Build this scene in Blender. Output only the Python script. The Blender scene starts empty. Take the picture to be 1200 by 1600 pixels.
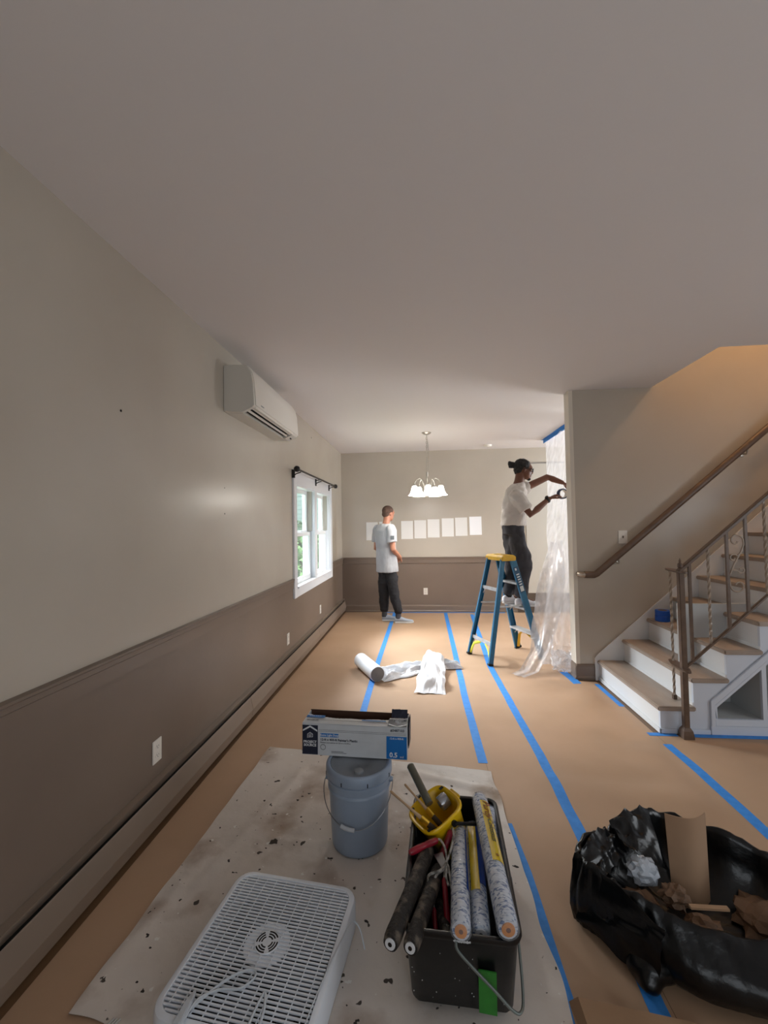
import bpy, bmesh, math, random
from mathutils import Vector, Matrix, noise, Quaternion
random.seed(4)
PI = math.pi
S = bpy.context.scene
C = S.collection

# ------------------------------------------------------------------ camera
CR = [[0.99629465, 0.08450619, -0.01598994], [-0.01859927, 0.03018078, -0.9993714], [-0.08397048, 0.99596577, 0.0316407]]
cd = bpy.data.cameras.new('camera'); cam = bpy.data.objects.new('camera', cd); C.objects.link(cam); S.camera = cam
cd.sensor_fit = 'VERTICAL'; cd.sensor_height = 24; cd.lens = 24 * 660 / 1600; cd.clip_start = .02; cd.clip_end = 200
rt, dn, fw = [Vector(r) for r in CR]
cam.matrix_world = Matrix.Translation((0, 0, 1.5)) @ Matrix((rt, -dn, -fw)).transposed().to_4x4()

# ------------------------------------------------------------------ sky, sun, window portal, added lamps and fill, exposure
S.view_settings.view_transform = 'Standard'; S.view_settings.look = 'None'; S.view_settings.gamma = 1
S.view_settings.use_curve_mapping = False
S.view_settings.exposure = 0.34
W = bpy.data.worlds.new('overcast_sky'); S.world = W; W.use_nodes = True
wb = W.node_tree.nodes['Background']; wb.inputs[0].default_value = (.80, .91, 1.0, 1); wb.inputs[1].default_value = 1.25
SUN = 2.0
sd = bpy.data.lights.new('soft_sun', 'SUN'); sd.energy = SUN; sd.angle = math.radians(38); sd.color = (.93, .97, 1)
so = bpy.data.objects.new('soft_sun', sd); C.objects.link(so)
so.rotation_euler = Vector((1.95, -.85, -1.75)).to_track_quat('-Z', 'Y').to_euler()
def area(name, loc, aim, sx, sy, power, col, portal=False):
    l = bpy.data.lights.new(name, 'AREA'); l.shape = 'RECTANGLE'; l.size = sx; l.size_y = sy; l.energy = power; l.color = col
    o = bpy.data.objects.new(name, l); C.objects.link(o); o.location = loc
    o.rotation_euler = (Vector(aim) - Vector(loc)).to_track_quat('-Z', 'Y').to_euler()
    if portal: l.cycles.is_portal = True
    return o
area('window_daylight_portal', (-1.56, 5.44, 1.42), (0, 5.44, 1.42), 1.8, 1.15, 1, (1, 1, 1), True)
area('added_window_lamp', (-4.0, 7.0, 3.4), (1.8, 3.4, .1), 2.8, 1.2, 1450, (.86, .94, 1))  # added lamp outside, above the view, aimed through the window to brighten the floor
area('rear_fill', (.9, -1.55, 1.3), (.7, 2.6, 2.6), 2.2, 1.4, 19, (.86, .93, 1))  # added fill from behind the camera; the rear wall has no window
area('right_fill', (4.9, .9, 1.3), (-1.0, 1.9, 2.3), 2.0, 1.3, 32, (.9, .95, 1))  # unseen lamp added to lift the left wall and ceiling, no window here
area('kitchen_fill', (4.6, 6.0, 1.7), (0, 6, 1.3), 1.6, 1.2, 110, (.92, .96, 1))  # added fill for the plastic sheet and kitchen side; no window built

# ------------------------------------------------------------------ materials
def lin(c): return tuple((x / 255 / 12.92 if x / 255 <= .04045 else ((x / 255 + .055) / 1.055) ** 2.4) for x in c)
MATS = {}
def mat(name, col, rough=.6, metal=0, col2=None, scale=8, lo=.35, hi=.65, bump=0, bscale=60, coat=0, alpha=1, emit=0, trans=0, spec=.5, stretch=None, sheen=0, detail=4):
    if name in MATS: return MATS[name]
    m = bpy.data.materials.new(name); m.use_nodes = True; nt = m.node_tree; N = nt.nodes; L = nt.links
    b = N['Principled BSDF']; I = b.inputs
    I['Base Color'].default_value = (*lin(col), 1); I['Roughness'].default_value = rough; I['Metallic'].default_value = metal
    I['Coat Weight'].default_value = coat; I['Coat Roughness'].default_value = .08; I['Specular IOR Level'].default_value = spec
    I['Alpha'].default_value = alpha; I['Transmission Weight'].default_value = trans
    if sheen: I['Sheen Weight'].default_value = sheen
    if emit: I['Emission Color'].default_value = (*lin(col), 1); I['Emission Strength'].default_value = emit
    tc = None
    if col2 or bump:
        tc = N.new('ShaderNodeTexCoord'); mp = N.new('ShaderNodeMapping'); L.new(tc.outputs['Object'], mp.inputs[0])
        if stretch: mp.inputs['Scale'].default_value = stretch
    if col2:
        n = N.new('ShaderNodeTexNoise'); n.inputs['Scale'].default_value = scale; n.inputs['Detail'].default_value = detail
        L.new(mp.outputs[0], n.inputs['Vector'])
        r = N.new('ShaderNodeValToRGB'); r.color_ramp.elements[0].position = lo; r.color_ramp.elements[1].position = hi
        r.color_ramp.elements[0].color = (*lin(col), 1); r.color_ramp.elements[1].color = (*lin(col2), 1)
        L.new(n.outputs[0], r.inputs[0]); L.new(r.outputs[0], I['Base Color'])
    if bump:
        n = N.new('ShaderNodeTexNoise'); n.inputs['Scale'].default_value = bscale; n.inputs['Detail'].default_value = 5
        L.new(mp.outputs[0], n.inputs['Vector'])
        bp = N.new('ShaderNodeBump'); bp.inputs['Strength'].default_value = bump; bp.inputs['Distance'].default_value = .01
        L.new(n.outputs[0], bp.inputs['Height']); L.new(bp.outputs[0], I['Normal'])
    MATS[name] = m; return m
M_up = mat('greige_wall_paint', (186, 178, 165), .27, col2=(181, 172, 159), scale=1.5, bump=.05, bscale=25)
M_lo = mat('taupe_wall_paint', (122, 107, 95), .42, col2=(117, 102, 90), scale=2, bump=.05, bscale=25)
M_trimlo = mat('taupe_trim_paint', (120, 105, 93), .35)
M_ceil = mat('ceiling_paint', (222, 217, 215), .75, bump=.03, bscale=40)
M_white = mat('white_trim_paint', (226, 228, 232), .3)
M_wgloss = mat('white_vinyl', (232, 235, 236), .28)
M_wood = mat('subfloor_wood', (120, 90, 62), .5, col2=(96, 70, 48), scale=5, stretch=(1, .1, 1))
M_tread = mat('worn_brown_tread', (166, 151, 138), .5, col2=(150, 133, 119), scale=9, stretch=(1, .25, 1), bump=.05)
M_iron = mat('brown_painted_iron', (104, 84, 70), .38, col2=(92, 73, 60), scale=20)
M_ironl = mat('tan_painted_iron', (150, 134, 118), .35)
M_tape = mat('blue_painter_tape', (58, 140, 220), .62, col2=(48, 128, 208), scale=30, bump=.15, bscale=90)
M_black = mat('black_plastic', (14, 15, 18), .3, bump=.04, bscale=20)
M_wire = mat('steel_wire', (150, 152, 155), .3, metal=1)
M_nickel = mat('brushed_nickel', (186, 182, 174), .3, metal=.8)
M_blkmet = mat('black_metal', (16, 15, 15), .4, metal=.3)
M_dark = mat('dark_void', (9, 9, 10), .8)
def kraft(nm, a, b, sc=2.0):
    return mat(nm, a, .62, col2=b, scale=sc, lo=.3, hi=.7, bump=.10, bscale=14)
M_kraft = [kraft('kraft_paper', (180, 149, 122), (172, 141, 113)), kraft('kraft_paper_b', (177, 146, 118), (169, 138, 110), 1.5), kraft('kraft_paper_c', (182, 151, 124), (174, 143, 115), 2.6)]
M_crush = mat('crumpled_kraft', (128, 98, 74), .7, col2=(98, 74, 54), scale=6, bump=.5, bscale=18)
M_card = mat('corrugated_cardboard', (160, 128, 98), .75, col2=(150, 118, 89), scale=3, bump=.1, bscale=40)

# ------------------------------------------------------------------ mesh helpers
class MB:
    def __init__(s): s.v = []; s.f = []; s.m = []; s.cm = 0; s.T = Matrix.Identity(4)
    def add(s, vs, fs):
        o = len(s.v); s.v += [tuple(s.T @ Vector(p)) for p in vs]
        for f in fs: s.f.append(tuple(i + o for i in f)); s.m.append(s.cm)
        return s
    def box(s, x0, x1, y0, y1, z0, z1):
        v = [(x, y, z) for z in (z0, z1) for y in (y0, y1) for x in (x0, x1)]
        return s.add(v, [(0, 2, 3, 1), (4, 5, 7, 6), (0, 1, 5, 4), (2, 6, 7, 3), (0, 4, 6, 2), (1, 3, 7, 5)])
    def prism(s, poly, axis, a, b):
        n = len(poly)
        def P(u, w, t): return {'x': (t, u, w), 'y': (u, t, w), 'z': (u, w, t)}[axis]
        v = [P(u, w, a) for u, w in poly] + [P(u, w, b) for u, w in poly]
        return s.add(v, [tuple(range(n)), tuple(range(2 * n - 1, n - 1, -1))] + [(i, i + n, (i + 1) % n + n, (i + 1) % n) for i in range(n)])
    def loft(s, rings, cap0=True, cap1=True, closed=True):
        n = len(rings[0]); v = [p for r in rings for p in r]; f = []
        for i in range(len(rings) - 1):
            for j in range(n if closed else n - 1):
                k = (j + 1) % n; f.append((i * n + j, i * n + k, (i + 1) * n + k, (i + 1) * n + j))
        if cap0: f.append(tuple(range(n - 1, -1, -1)))
        if cap1: f.append(tuple(range((len(rings) - 1) * n, len(rings) * n)))
        return s.add(v, f)
    def tube(s, pts, r, n=10, flat=1, up=None, caps=True, twist=0):
        pts = [Vector(p) for p in pts]; R = r if isinstance(r, (list, tuple)) else [r] * len(pts)
        rings = []; prev = None
        for i, p in enumerate(pts):
            t = ((pts[min(i + 1, len(pts) - 1)] - pts[max(i - 1, 0)])).normalized()
            if prev is None:
                a = Vector(up) if up else (Vector((0, 0, 1)) if abs(t.z) < .9 else Vector((1, 0, 0)))
            else: a = prev
            a = (a - t * a.dot(t)).normalized(); b = t.cross(a); prev = a
            tw = twist * i
            rings.append([tuple(p + R[i] * (math.cos(2 * PI * k / n + tw) * a + flat * math.sin(2 * PI * k / n + tw) * b)) for k in range(n)])
        return s.loft(rings, caps, caps)
    def lathe(s, prof, c=(0, 0, 0), n=32, cap0=False, cap1=False):
        return s.loft([[(c[0] + r * math.cos(2 * PI * k / n), c[1] + r * math.sin(2 * PI * k / n), c[2] + z) for k in range(n)] for r, z in prof], cap0, cap1)
    def ell(s, c, r, R=None, n=14):
        rings = []
        c = Vector(c)
        for i in range(1, n):
            th = PI * i / n
            ring = []
            for k in range(n * 2):
                ph = PI * k / n; q = Vector((r[0] * math.sin(th) * math.cos(ph), r[1] * math.sin(th) * math.sin(ph), -r[2] * math.cos(th)))
                ring.append(tuple(c + (R @ q if R else q)))
            rings.append(ring)
        return s.loft(rings)
    def grid(s, fn, nu, nv, skip=None):
        v = [tuple(fn(i / nu, j / nv)) for j in range(nv + 1) for i in range(nu + 1)]
        f = []
        for j in range(nv):
            for i in range(nu):
                if skip and skip((i + .5) / nu, (j + .5) / nv): continue
                a = j * (nu + 1) + i; f.append((a, a + 1, a + nu + 2, a + nu + 1))
        return s.add(v, f)
    def build(s, name, m, parent=None, smooth=True, bevel=0, solid=0, thr=40):
        me = bpy.data.meshes.new(name); me.from_pydata(s.v, [], s.f)
        for x in (m if isinstance(m, (list, tuple)) else [m]): me.materials.append(x)
        for p, i in zip(me.polygons, s.m): p.material_index = i
        bm = bmesh.new(); bm.from_mesh(me)
        bmesh.ops.recalc_face_normals(bm, faces=bm.faces)
        if bevel: bmesh.ops.bevel(bm, geom=[e for e in bm.edges if e.is_manifold and e.calc_face_angle(0) > .6], offset=bevel, segments=2, affect='EDGES', clamp_overlap=True)
        bm.to_mesh(me); bm.free()
        o = bpy.data.objects.new(name, me); C.objects.link(o)
        if parent is not None: o.parent = parent
        if parent is not None and parent.get('_loc'): 
            l = Vector(parent['_loc']); me.transform(Matrix.Translation(-l)); o['_loc'] = list(l)
        if smooth:
            me.polygons.foreach_set('use_smooth', [True] * len(me.polygons))
            bm = bmesh.new(); bm.from_mesh(me)
            for e in bm.edges:
                if not e.is_manifold or e.calc_face_angle(0) > math.radians(thr): e.smooth = False
            bm.to_mesh(me); bm.free()
        if solid:
            md = o.modifiers.new('thickness', 'SOLIDIFY'); md.thickness = solid; md.offset = 0
        return o
def tag(o, label=None, cat=None, group=None, kind=None):
    if label: o['label'] = label
    if cat: o['category'] = cat
    if group: o['group'] = group
    if kind: o['kind'] = kind
    return o
def thing(name, loc, label, cat, group=None):
    """Empty at the base; parts are authored in world coordinates and shifted by _loc"""
    o = bpy.data.objects.new(name, None); C.objects.link(o); o.location = loc; o.empty_display_size = .05
    o['_loc'] = list(loc); return tag(o, label, cat, group)
def struct(name, mb, m, parent=None, **k):
    o = mb.build(name, m, parent, **k)
    if parent is None: o['kind'] = 'structure'
    return o
def RZ(a, c=(0, 0, 0)): return Matrix.Translation(c) @ Matrix.Rotation(a, 4, 'Z') @ Matrix.Translation([-x for x in c])
def frame(o, x, y, z):
    return Matrix.Translation(o) @ Matrix((Vector(x), Vector(y), Vector(z))).transposed().to_4x4()
def text(body, size, T, name, m, parent, align='CENTER', depth=.0004, bold=0, sx=1):
    cu = bpy.data.curves.new('t', 'FONT'); cu.body = body; cu.size = size; cu.align_x = align; cu.align_y = 'CENTER'; cu.extrude = depth / 2; cu.offset = bold; cu.resolution_u = 2
    o = bpy.data.objects.new('t', cu); C.objects.link(o)
    dg = bpy.context.evaluated_depsgraph_get(); me = bpy.data.meshes.new_from_object(o.evaluated_get(dg))
    bpy.data.objects.remove(o); me.transform(T @ Matrix.Scale(sx, 4, (1, 0, 0))); me.materials.clear(); me.materials.append(m); me.name = name
    if parent.get('_loc'): me.transform(Matrix.Translation(-Vector(parent['_loc'])))
    q = bpy.data.objects.new(name, me); C.objects.link(q); q.parent = parent
    if parent.get('_loc'): q['_loc'] = list(parent['_loc'])
    return q
def blob(name, mb, vox, m, parent=None, smooth=3, disp=None):
    me = bpy.data.meshes.new('tmp'); me.from_pydata(mb.v, [], mb.f)
    bm = bmesh.new(); bm.from_mesh(me); bmesh.ops.recalc_face_normals(bm, faces=bm.faces); bm.to_mesh(me); bm.free()
    o = bpy.data.objects.new('tmp', me); C.objects.link(o)
    r = o.modifiers.new('r', 'REMESH'); r.mode = 'VOXEL'; r.voxel_size = vox
    if smooth: q = o.modifiers.new('s', 'SMOOTH'); q.iterations = smooth; q.factor = .5
    dg = bpy.context.evaluated_depsgraph_get(); nm = bpy.data.meshes.new_from_object(o.evaluated_get(dg))
    bpy.data.objects.remove(o)
    if disp:
        nrm = [v.normal.copy() for v in nm.vertices]
        for v, n in zip(nm.vertices, nrm): v.co = disp(v.co.copy(), n)
    nm.name = name; nm.materials.clear(); nm.materials.append(m)
    nm.polygons.foreach_set('use_smooth', [True] * len(nm.polygons))
    if parent is not None and parent.get('_loc'): nm.transform(Matrix.Translation(-Vector(parent['_loc'])))
    q = bpy.data.objects.new(name, nm); C.objects.link(q); q.parent = parent
    if parent.get('_loc'): q['_loc'] = list(parent['_loc'])
    return q
def nz(x, y=0, z=0, s=1): return noise.noise(Vector((x * s, y * s, z * s)))

# ------------------------------------------------------------------ room numbers
XL, YB, ZC, YS, XP = -1.37, 7.36, 2.785, 4.22, 1.47
RXMAX, YREAR = 5.2, -1.7

# ------------------------------------------------------------------ setting
f = MB().box(-1.6, 5.4, -1.9, 7.6, -.12, 0); struct('floor', f, M_wood, smooth=False)
c = MB()
c.box(-1.6, 2.24, -1.9, 7.6, ZC, ZC + .22).box(2.24, 5.4, -1.9, 3.30, ZC, ZC + .22).box(2.24, 5.4, 4.34, 7.6, ZC, ZC + .22)
struct('ceiling', c, M_ceil, smooth=False)
w = MB(); wy0, wy1, wz0, wz1 = 4.57, 6.32, .84, 1.97; ZR = .92
def lw(y0, y1, z0, z1):
    w.cm = 1 if z1 <= ZR else 0; w.box(XL - .16, XL, y0, y1, z0, z1)
for y0, y1 in ((-1.7, wy0), (wy1, YB)): lw(y0, y1, 0, ZR); lw(y0, y1, ZR, ZC)
lw(wy0, wy1, 0, wz0); lw(wy0, wy1, wz1, ZC)
wl = struct('wall_left', w, [M_up, M_lo], smooth=False)
for i, (y, z, r) in enumerate(((1.83, 2.05, .006), (2.87, 1.782, .004), (2.87, 1.60, .005), (5.30, 2.64, .010))):
    h = MB(); h.T = frame((XL + .0015, y, z), (0, 1, 0), (0, 0, 1), (1, 0, 0)); h.lathe([(.0005, 0), (r, 0), (r, .001), (.0005, .0014)], n=10).build('nail_hole', M_dark if i < 3 else M_blkmet, wl)
w = MB()
w.cm = 1; w.box(-1.53, 1.62, YB, YB + .15, 0, ZR); w.cm = 0; w.box(-1.53, 1.62, YB, YB + .15, ZR, ZC).box(1.62, 5.4, YB, YB + .15, 0, ZC)
struct('wall_back', w, [M_up, M_lo], smooth=False)
# partition carrying the handrail, running up through the stairwell
w = MB(); w.box(XP, 5.2, YS, YS + .12, 0, ZC).box(2.24, 5.2, YS, YS + .12, ZC, 5.2)
struct('wall_partition', w, M_up, smooth=False)
w = MB().box(RXMAX, RXMAX + .15, -1.9, 7.6, 0, 5.4); struct('wall_right', w, M_up, smooth=False)
w = MB().box(-1.53, 5.2, YREAR - .25, YREAR - .1, 0, ZC); struct('wall_rear', w, M_up, smooth=False)
w = MB().box(2.14, 5.2, 3.20, 3.30, ZC + .22, 5.2).box(2.14, 2.24, 3.30, 4.34, ZC + .22, 5.2); struct('wall_stairwell', w, M_up, smooth=False)
w = MB().box(2.14, 5.35, 3.2, 4.4, 5.2, 5.3); struct('ceiling_stairwell', w, M_ceil, smooth=False)
# chair rails
def rail_prof(sg): return [(0, .835), (.012, .838), (.012, .90), (.018, .905), (.018, .925), (.024, .930), (.024, .940), (0, .944)]
struct('trim_1', MB().prism([(XL + x, z) for x, z in rail_prof(1)], 'y', YREAR, 4.45).prism([(XL + x, z) for x, z in rail_prof(1)], 'y', 6.44, YB), M_trimlo, smooth=False)
struct('trim_2', MB().prism([(YB - x, z) for x, z in rail_prof(1)], 'x', XL + .024, 1.62), M_trimlo, smooth=False)
bb = [(0, 0), (.022, 0), (.022, .018), (.014, .03), (.014, .095), (.010, .108), (.005, .115), (0, .115)]
struct('baseboard_back', MB().prism([(YB - x, z + .002) for x, z in bb], 'x', XL + .06, 1.62), M_trimlo, smooth=False)
struct('baseboard_kitchen', MB().box(1.62, 4.0, YB - .02, YB, 0, .32), mat('dark_brown_base', (78, 66, 56), .5), smooth=False, bevel=.003)
struct('baseboard_partition', MB().prism([(YS - x, z * 1.3) for x, z in bb], 'x', XP - .014, 1.632).prism([(XP - x, z * 1.3) for x, z in bb], 'y', YS - .02, YS + .12), M_trimlo, smooth=False)
struct('trim_3', MB().box(XP - .006, XP, YS - .004, YS + .125, .15, ZC).box(XP - .004, XP + .03, YS - .005, YS, .15, ZC), mat('cream_corner_bead', (214, 206, 192), .45), smooth=False)
d = MB().box(1.80, 2.70, YB - .012, YB, .32, 2.51); dd = struct('door_1', d, mat('pale_blue_grey_door', (184, 179, 169), .5), smooth=False, bevel=.002)
MB().box(1.78, 2.72, YB - .018, YB, 2.51, 2.525).build('door_header_strip', mat('grey_reveal', (120, 118, 116), .6), dd, smooth=False)

# ---- window
win = MB()
t = .012
def cas(y0, y1, z0, z1, th=t): win.box(XL, XL + th, y0, y1, z0, z1)
cas(4.46, 4.57, .725, 2.13, .022); cas(6.32, 6.43, .725, 2.13, .022); cas(4.57, 6.32, 1.97, 2.13, .018); cas(4.57, 6.32, .725, .82, .018); cas(5.385, 5.505, .84, 1.97, .016)
wn = struct('window_1', win, M_white, smooth=False, bevel=.003)
MB().box(XL - .13, XL + .035, 4.57, 6.32, .82, .842).build('window_sill', M_white, wn, smooth=False, bevel=.004)
MB().box(XL - .16, XL, 4.57, 4.585, .842, 1.97).box(XL - .16, XL, 6.305, 6.32, .842, 1.97).box(XL - .16, XL, 4.585, 6.305, 1.955, 1.97).box(XL - .16, XL - .0, 5.415, 5.475, .842, 1.955).build('jamb', M_white, wn, smooth=False)
M_glass = mat('window_glass', (235, 245, 242), .02, alpha=.12, spec=.6)
M_track = mat('beige_track', (176, 170, 158), .5)
for (a, b) in ((4.585, 5.415), (5.475, 6.305)):
    for (z0, z1, x, nm) in ((1.40, 1.955, XL - .12, 'upper_sash'), (.842, 1.43, XL - .08, 'lower_sash')):
        s_ = MB(); q = .045
        s_.box(x, x + .03, a + .01, a + q + .01, z0, z1).box(x, x + .03, b - q - .01, b - .01, z0, z1).box(x, x + .03, a + q + .01, b - q - .01, z1 - q, z1).box(x, x + .03, a + q + .01, b - q - .01, z0, z0 + q + .01)
        so_ = s_.build(nm, M_wgloss, wn, smooth=False, bevel=.003)
        MB().box(x + .012, x + .016, a + q, b - q, z0 + q, z1 - q).build('pane', M_glass, so_, smooth=False)
    k = MB().box(XL - .05, XL - .035, (a + b) / 2 - .03, (a + b) / 2 + .03, 1.43, 1.445).build('sash_lock', M_wgloss, wn, smooth=False, bevel=.003)
    MB().box(XL - .09, XL - .03, b - .012, b, 1.44, 1.955).build('sash_track', M_track, wn, smooth=False)

# curtain rod
cr = thing('curtain_rod', (XL, 5.35, 2.05), 'black metal curtain rod with round ball ends above the window', 'curtain rod')
xr = XL + .10
MB().tube([(xr, 4.33, 2.105), (xr, 6.32, 2.105)], .010, 10).build('rod', M_blkmet, cr)
for y in (4.31, 6.34): MB().ell((xr, y, 2.105), (.033, .036, .033)).tube([(xr, y - .04, 2.105), (xr, y + .04, 2.105)], .014).build('finial_ball', M_blkmet, cr)
for y in (4.46, 5.42, 6.22):
    MB().box(XL, XL + .032, y - .012, y + .012, 2.03, 2.12).tube([(XL + .015, y, 2.05), (XL + .05, y, 2.075), (xr, y, 2.09)], .006, 8).tube([(XL + .02, y, 2.105), (xr + .004, y, 2.105)], .006, 8).build('bracket', M_blkmet, cr)

# ------------------------------------------------------------------ baseboard heater
M_heat = mat('taupe_metal_enamel', (128, 113, 100), .33)
bh = thing('baseboard_heater', (XL, 3, 0), 'long taupe painted baseboard heater along the left wall', 'heater')
MB().prism([(XL + .001, .02), (XL + .006, .02), (XL + .006, .215), (XL + .035, .222), (XL + .036, .228), (XL + .001, .232)], 'y', -1.5, YB - .012).build('back_panel', M_heat, bh, smooth=False)
MB().box(XL + .006, XL + .026, -1.5, YB - .02, .06, .17).build('fin_core', M_dark, bh, smooth=False)
for y0, y1 in ((-1.5, 1.0), (1.003, 3.2), (3.203, 5.4), (5.403, 7.30)):
    MB().prism([(XL + .038, .188), (XL + .043, .192), (XL + .046, .188), (XL + .066, .10), (XL + .052, .032), (XL + .048, .034), (XL + .061, .10)], 'y', y0, y1).build('front_panel', M_heat, bh, smooth=False)
MB().prism([(XL + .001, .03), (XL + .052, .03), (XL + .067, .10), (XL + .047, .195), (XL + .037, .232), (XL + .001, .234)], 'y', 7.30, YB - .03).build('end_cap', M_heat, bh, smooth=False, bevel=.002)

# ------------------------------------------------------------------ plates
M_plate = mat('white_switch_plastic', (228, 224, 216), .35)
def outlet(T, label, kind='outlet', w_=.072, h_=.115):
    o = thing('wall_outlet' if kind == 'outlet' else 'wall_switch', T.translation, label, kind)
    a = MB(); a.T = T; a.box(-w_ / 2, w_ / 2, -h_ / 2, h_ / 2, 0, .006); a.build('cover_plate', M_plate, o, smooth=False, bevel=.002)
    if kind == 'outlet':
        for s_ in (-1, 1):
            a = MB(); a.T = T @ Matrix.Translation((0, s_ * .022, .006)); a.loft([[(.016 * math.cos(k * PI / 6), .0135 * math.sin(k * PI / 6), z) for k in range(12)] for z in (0, .002)]); r_ = a.build('socket', M_plate, o)
            a = MB(); a.T = T @ Matrix.Translation((0, s_ * .022, .008)); a.box(-.0075, -.0055, -.001, .007, 0, .0005).box(.0055, .0075, -.001, .006, 0, .0005).box(-.002, .002, -.009, -.005, 0, .0005); a.build('slot', M_dark, r_, smooth=False)
    else:
        a = MB(); a.T = T; a.box(-.006, .006, -.012, .012, .006, .008).box(-.004, .004, -.002, .008, .008, .016); a.build('toggle', mat('toggle_tan', (120, 108, 94), .4), o, smooth=False)
    return o
def TL(y, z): return frame((XL, y, z), (0, 1, 0), (0, 0, 1), (1, 0, 0))
outlet(TL(2.10, .362), 'white duplex outlet on the left wall nearest the camera, beside the drop cloth')
outlet(TL(4.27, .352), 'white duplex outlet on the left wall under the near edge of the window')
outlet(TL(5.68, .375), 'small white outlet on the left wall nearest the far corner, under the window')
outlet(frame((.078, YB, .352), (1, 0, 0), (0, 0, 1), (0, -1, 0)), 'white outlet on the taupe lower back wall to the right of the standing man')
outlet(frame((1.929, YS, 1.353), (1, 0, 0), (0, 0, 1), (0, -1, 0)), 'single beige light switch plate on the stair wall above the handrail', 'switch', .082, .125)

sm = thing('smoke_detector', (1.126, 6.964, ZC), 'small round white detector on the ceiling near the back wall', 'detector')
MB().lathe([(.001, -.034), (.045, -.034), (.058, -.028), (.065, -.012), (.065, 0), (.001, 0)], (1.126, 6.964, ZC)).build('housing', M_plate, sm)
MB().lathe([(.012, -.036), (.014, -.038), (.02, -.038), (.022, -.034)], (1.126, 6.964, ZC)).build('vent_ring', M_plate, sm)

# ------------------------------------------------------------------ air conditioner
ac = thing('air_conditioner', (XL, 3.4, 2.31), 'white wall mounted split air conditioner high on the left wall', 'air conditioner')
M_ac = mat('ac_white_plastic', (214, 208, 198), .35); M_ac2 = mat('ac_side_plastic', (205, 200, 190), .4)
full = [(XL + .001, 2.655), (-1.22, 2.655), (-1.20, 2.648), (-1.172, 2.60), (-1.158, 2.54), (-1.148, 2.40), (-1.148, 2.365), (-1.156, 2.352), (-1.235, 2.318), (XL + .001, 2.325)]
notch = full[:7] + [(-1.156, 2.352), (-1.166, 2.350), (-1.20, 2.415), (-1.262, 2.375), (-1.245, 2.318)] + full[-1:]
for y0, y1 in ((2.86, 2.905), (3.80, 3.93)): MB().prism(full, 'y', y0, y1).build('end_panel', M_ac2, ac, smooth=False, bevel=.004)
MB().prism(notch, 'y', 2.9055, 3.7995).build('body', M_ac2, ac, smooth=False)
MB().prism([(-1.199, 2.652), (-1.168, 2.603), (-1.153, 2.54), (-1.142, 2.40), (-1.142, 2.366), (-1.150, 2.366), (-1.156, 2.50), (-1.172, 2.60), (-1.203, 2.646)], 'y', 2.885, 3.928).build('front_cover', M_ac, ac, thr=50, smooth=True)
MB().prism([(-1.19, 2.405), (-1.256, 2.372), (-1.25, 2.345), (-1.18, 2.375)], 'y', 2.907, 3.798).build('air_duct', M_dark, ac, smooth=False)
for (x, z) in ((-1.185, 2.348), (-1.218, 2.334)):
    MB().prism([(x, z), (x + .014, z + .008), (x + .010, z + .014), (x - .004, z + .006)], 'y', 2.91, 3.796).build('louver', M_ac, ac, smooth=False)
MB().box(-1.1425, -1.141, 2.98, 3.04, 2.385, 2.393).build('badge', mat('grey_badge', (120, 122, 124), .4), ac, smooth=False)
MB().box(-1.20, -1.192, 3.85, 3.88, 2.3245, 2.333).build('indicator', M_dark, ac, smooth=False)

# ------------------------------------------------------------------ floor paper and tape
def sm_(e0, e1, x):
    t_ = max(0, min(1, (x - e0) / (e1 - e0))); return t_ * t_ * (3 - 2 * t_)
def ph(x, y):
    """height of the kraft paper over the boards: a few soft buckles in the open area by the stairs"""
    a = sm_(.55, .85, x) * sm_(1.9, 2.4, y) * (1 - sm_(4.0, 4.4, y)) * (1 - sm_(1.35, 1.6, x))
    b = sm_(-.1, .2, x) * sm_(3.0, 3.5, y) * (1 - sm_(4.2, 4.5, y)) * .5 * (1 - sm_(.5, .8, x))
    e = sm_(1.5, 1.8, x) * (1 - sm_(2.8, 3.05, y)) * sm_(1.2, 1.7, y)
    h = max(0, nz(x * 1.3 + 3.1, y * 2.6 + .7 * x, 1.7) + .15) ** 1.3 * .075 * max(a, b, e * .35)
    h += max(0, nz(x * 3 - 2, y * 5 + x * 3, 9)) * .014 * max(a, b)
    return .0015 + h
def sheet(label, x0, x1, y0, y1, m, skip=None):
    st = .05; nu = max(2, int((x1 - x0) / st)); nv = int((y1 - y0) / st)
    g = MB().grid(lambda u, v: (x0 + u * (x1 - x0), y0 + v * (y1 - y0), ph(x0 + u * (x1 - x0), y0 + v * (y1 - y0))), nu, nv,
                  (lambda u, v: skip(x0 + u * (x1 - x0), y0 + v * (y1 - y0))) if skip else None)
    return tag(g.build('kraft_paper_sheet', m), label, 'floor paper', 'kraft paper sheets covering the floor')
part = lambda x, y: (x > XP - .06 and YS - .06 < y < YS + .17)
sheet('brown kraft floor paper along the baseboard heater', -1.31, -.466, -.3, 7.32, M_kraft[0])
sheet('brown kraft floor paper under the bucket, fan and white film roll', -.464, .384, -.3, 7.32, M_kraft[1])
sheet('narrow brown kraft floor paper strip under the left half of the ladder', .386, .742, -.3, 7.32, M_kraft[2])
sheet('brown kraft floor paper between the black trash bag and the stairs', .744, 1.622, -.3, 7.32, M_kraft[0], part)
sheet('brown kraft floor paper at the right in front of the staircase side', 1.624, 3.9, -.3, 3.16, M_kraft[1])
sheet('brown kraft floor paper in the room behind the plastic sheet', 1.624, 3.6, 4.42, 7.30, M_kraft[2])
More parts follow.
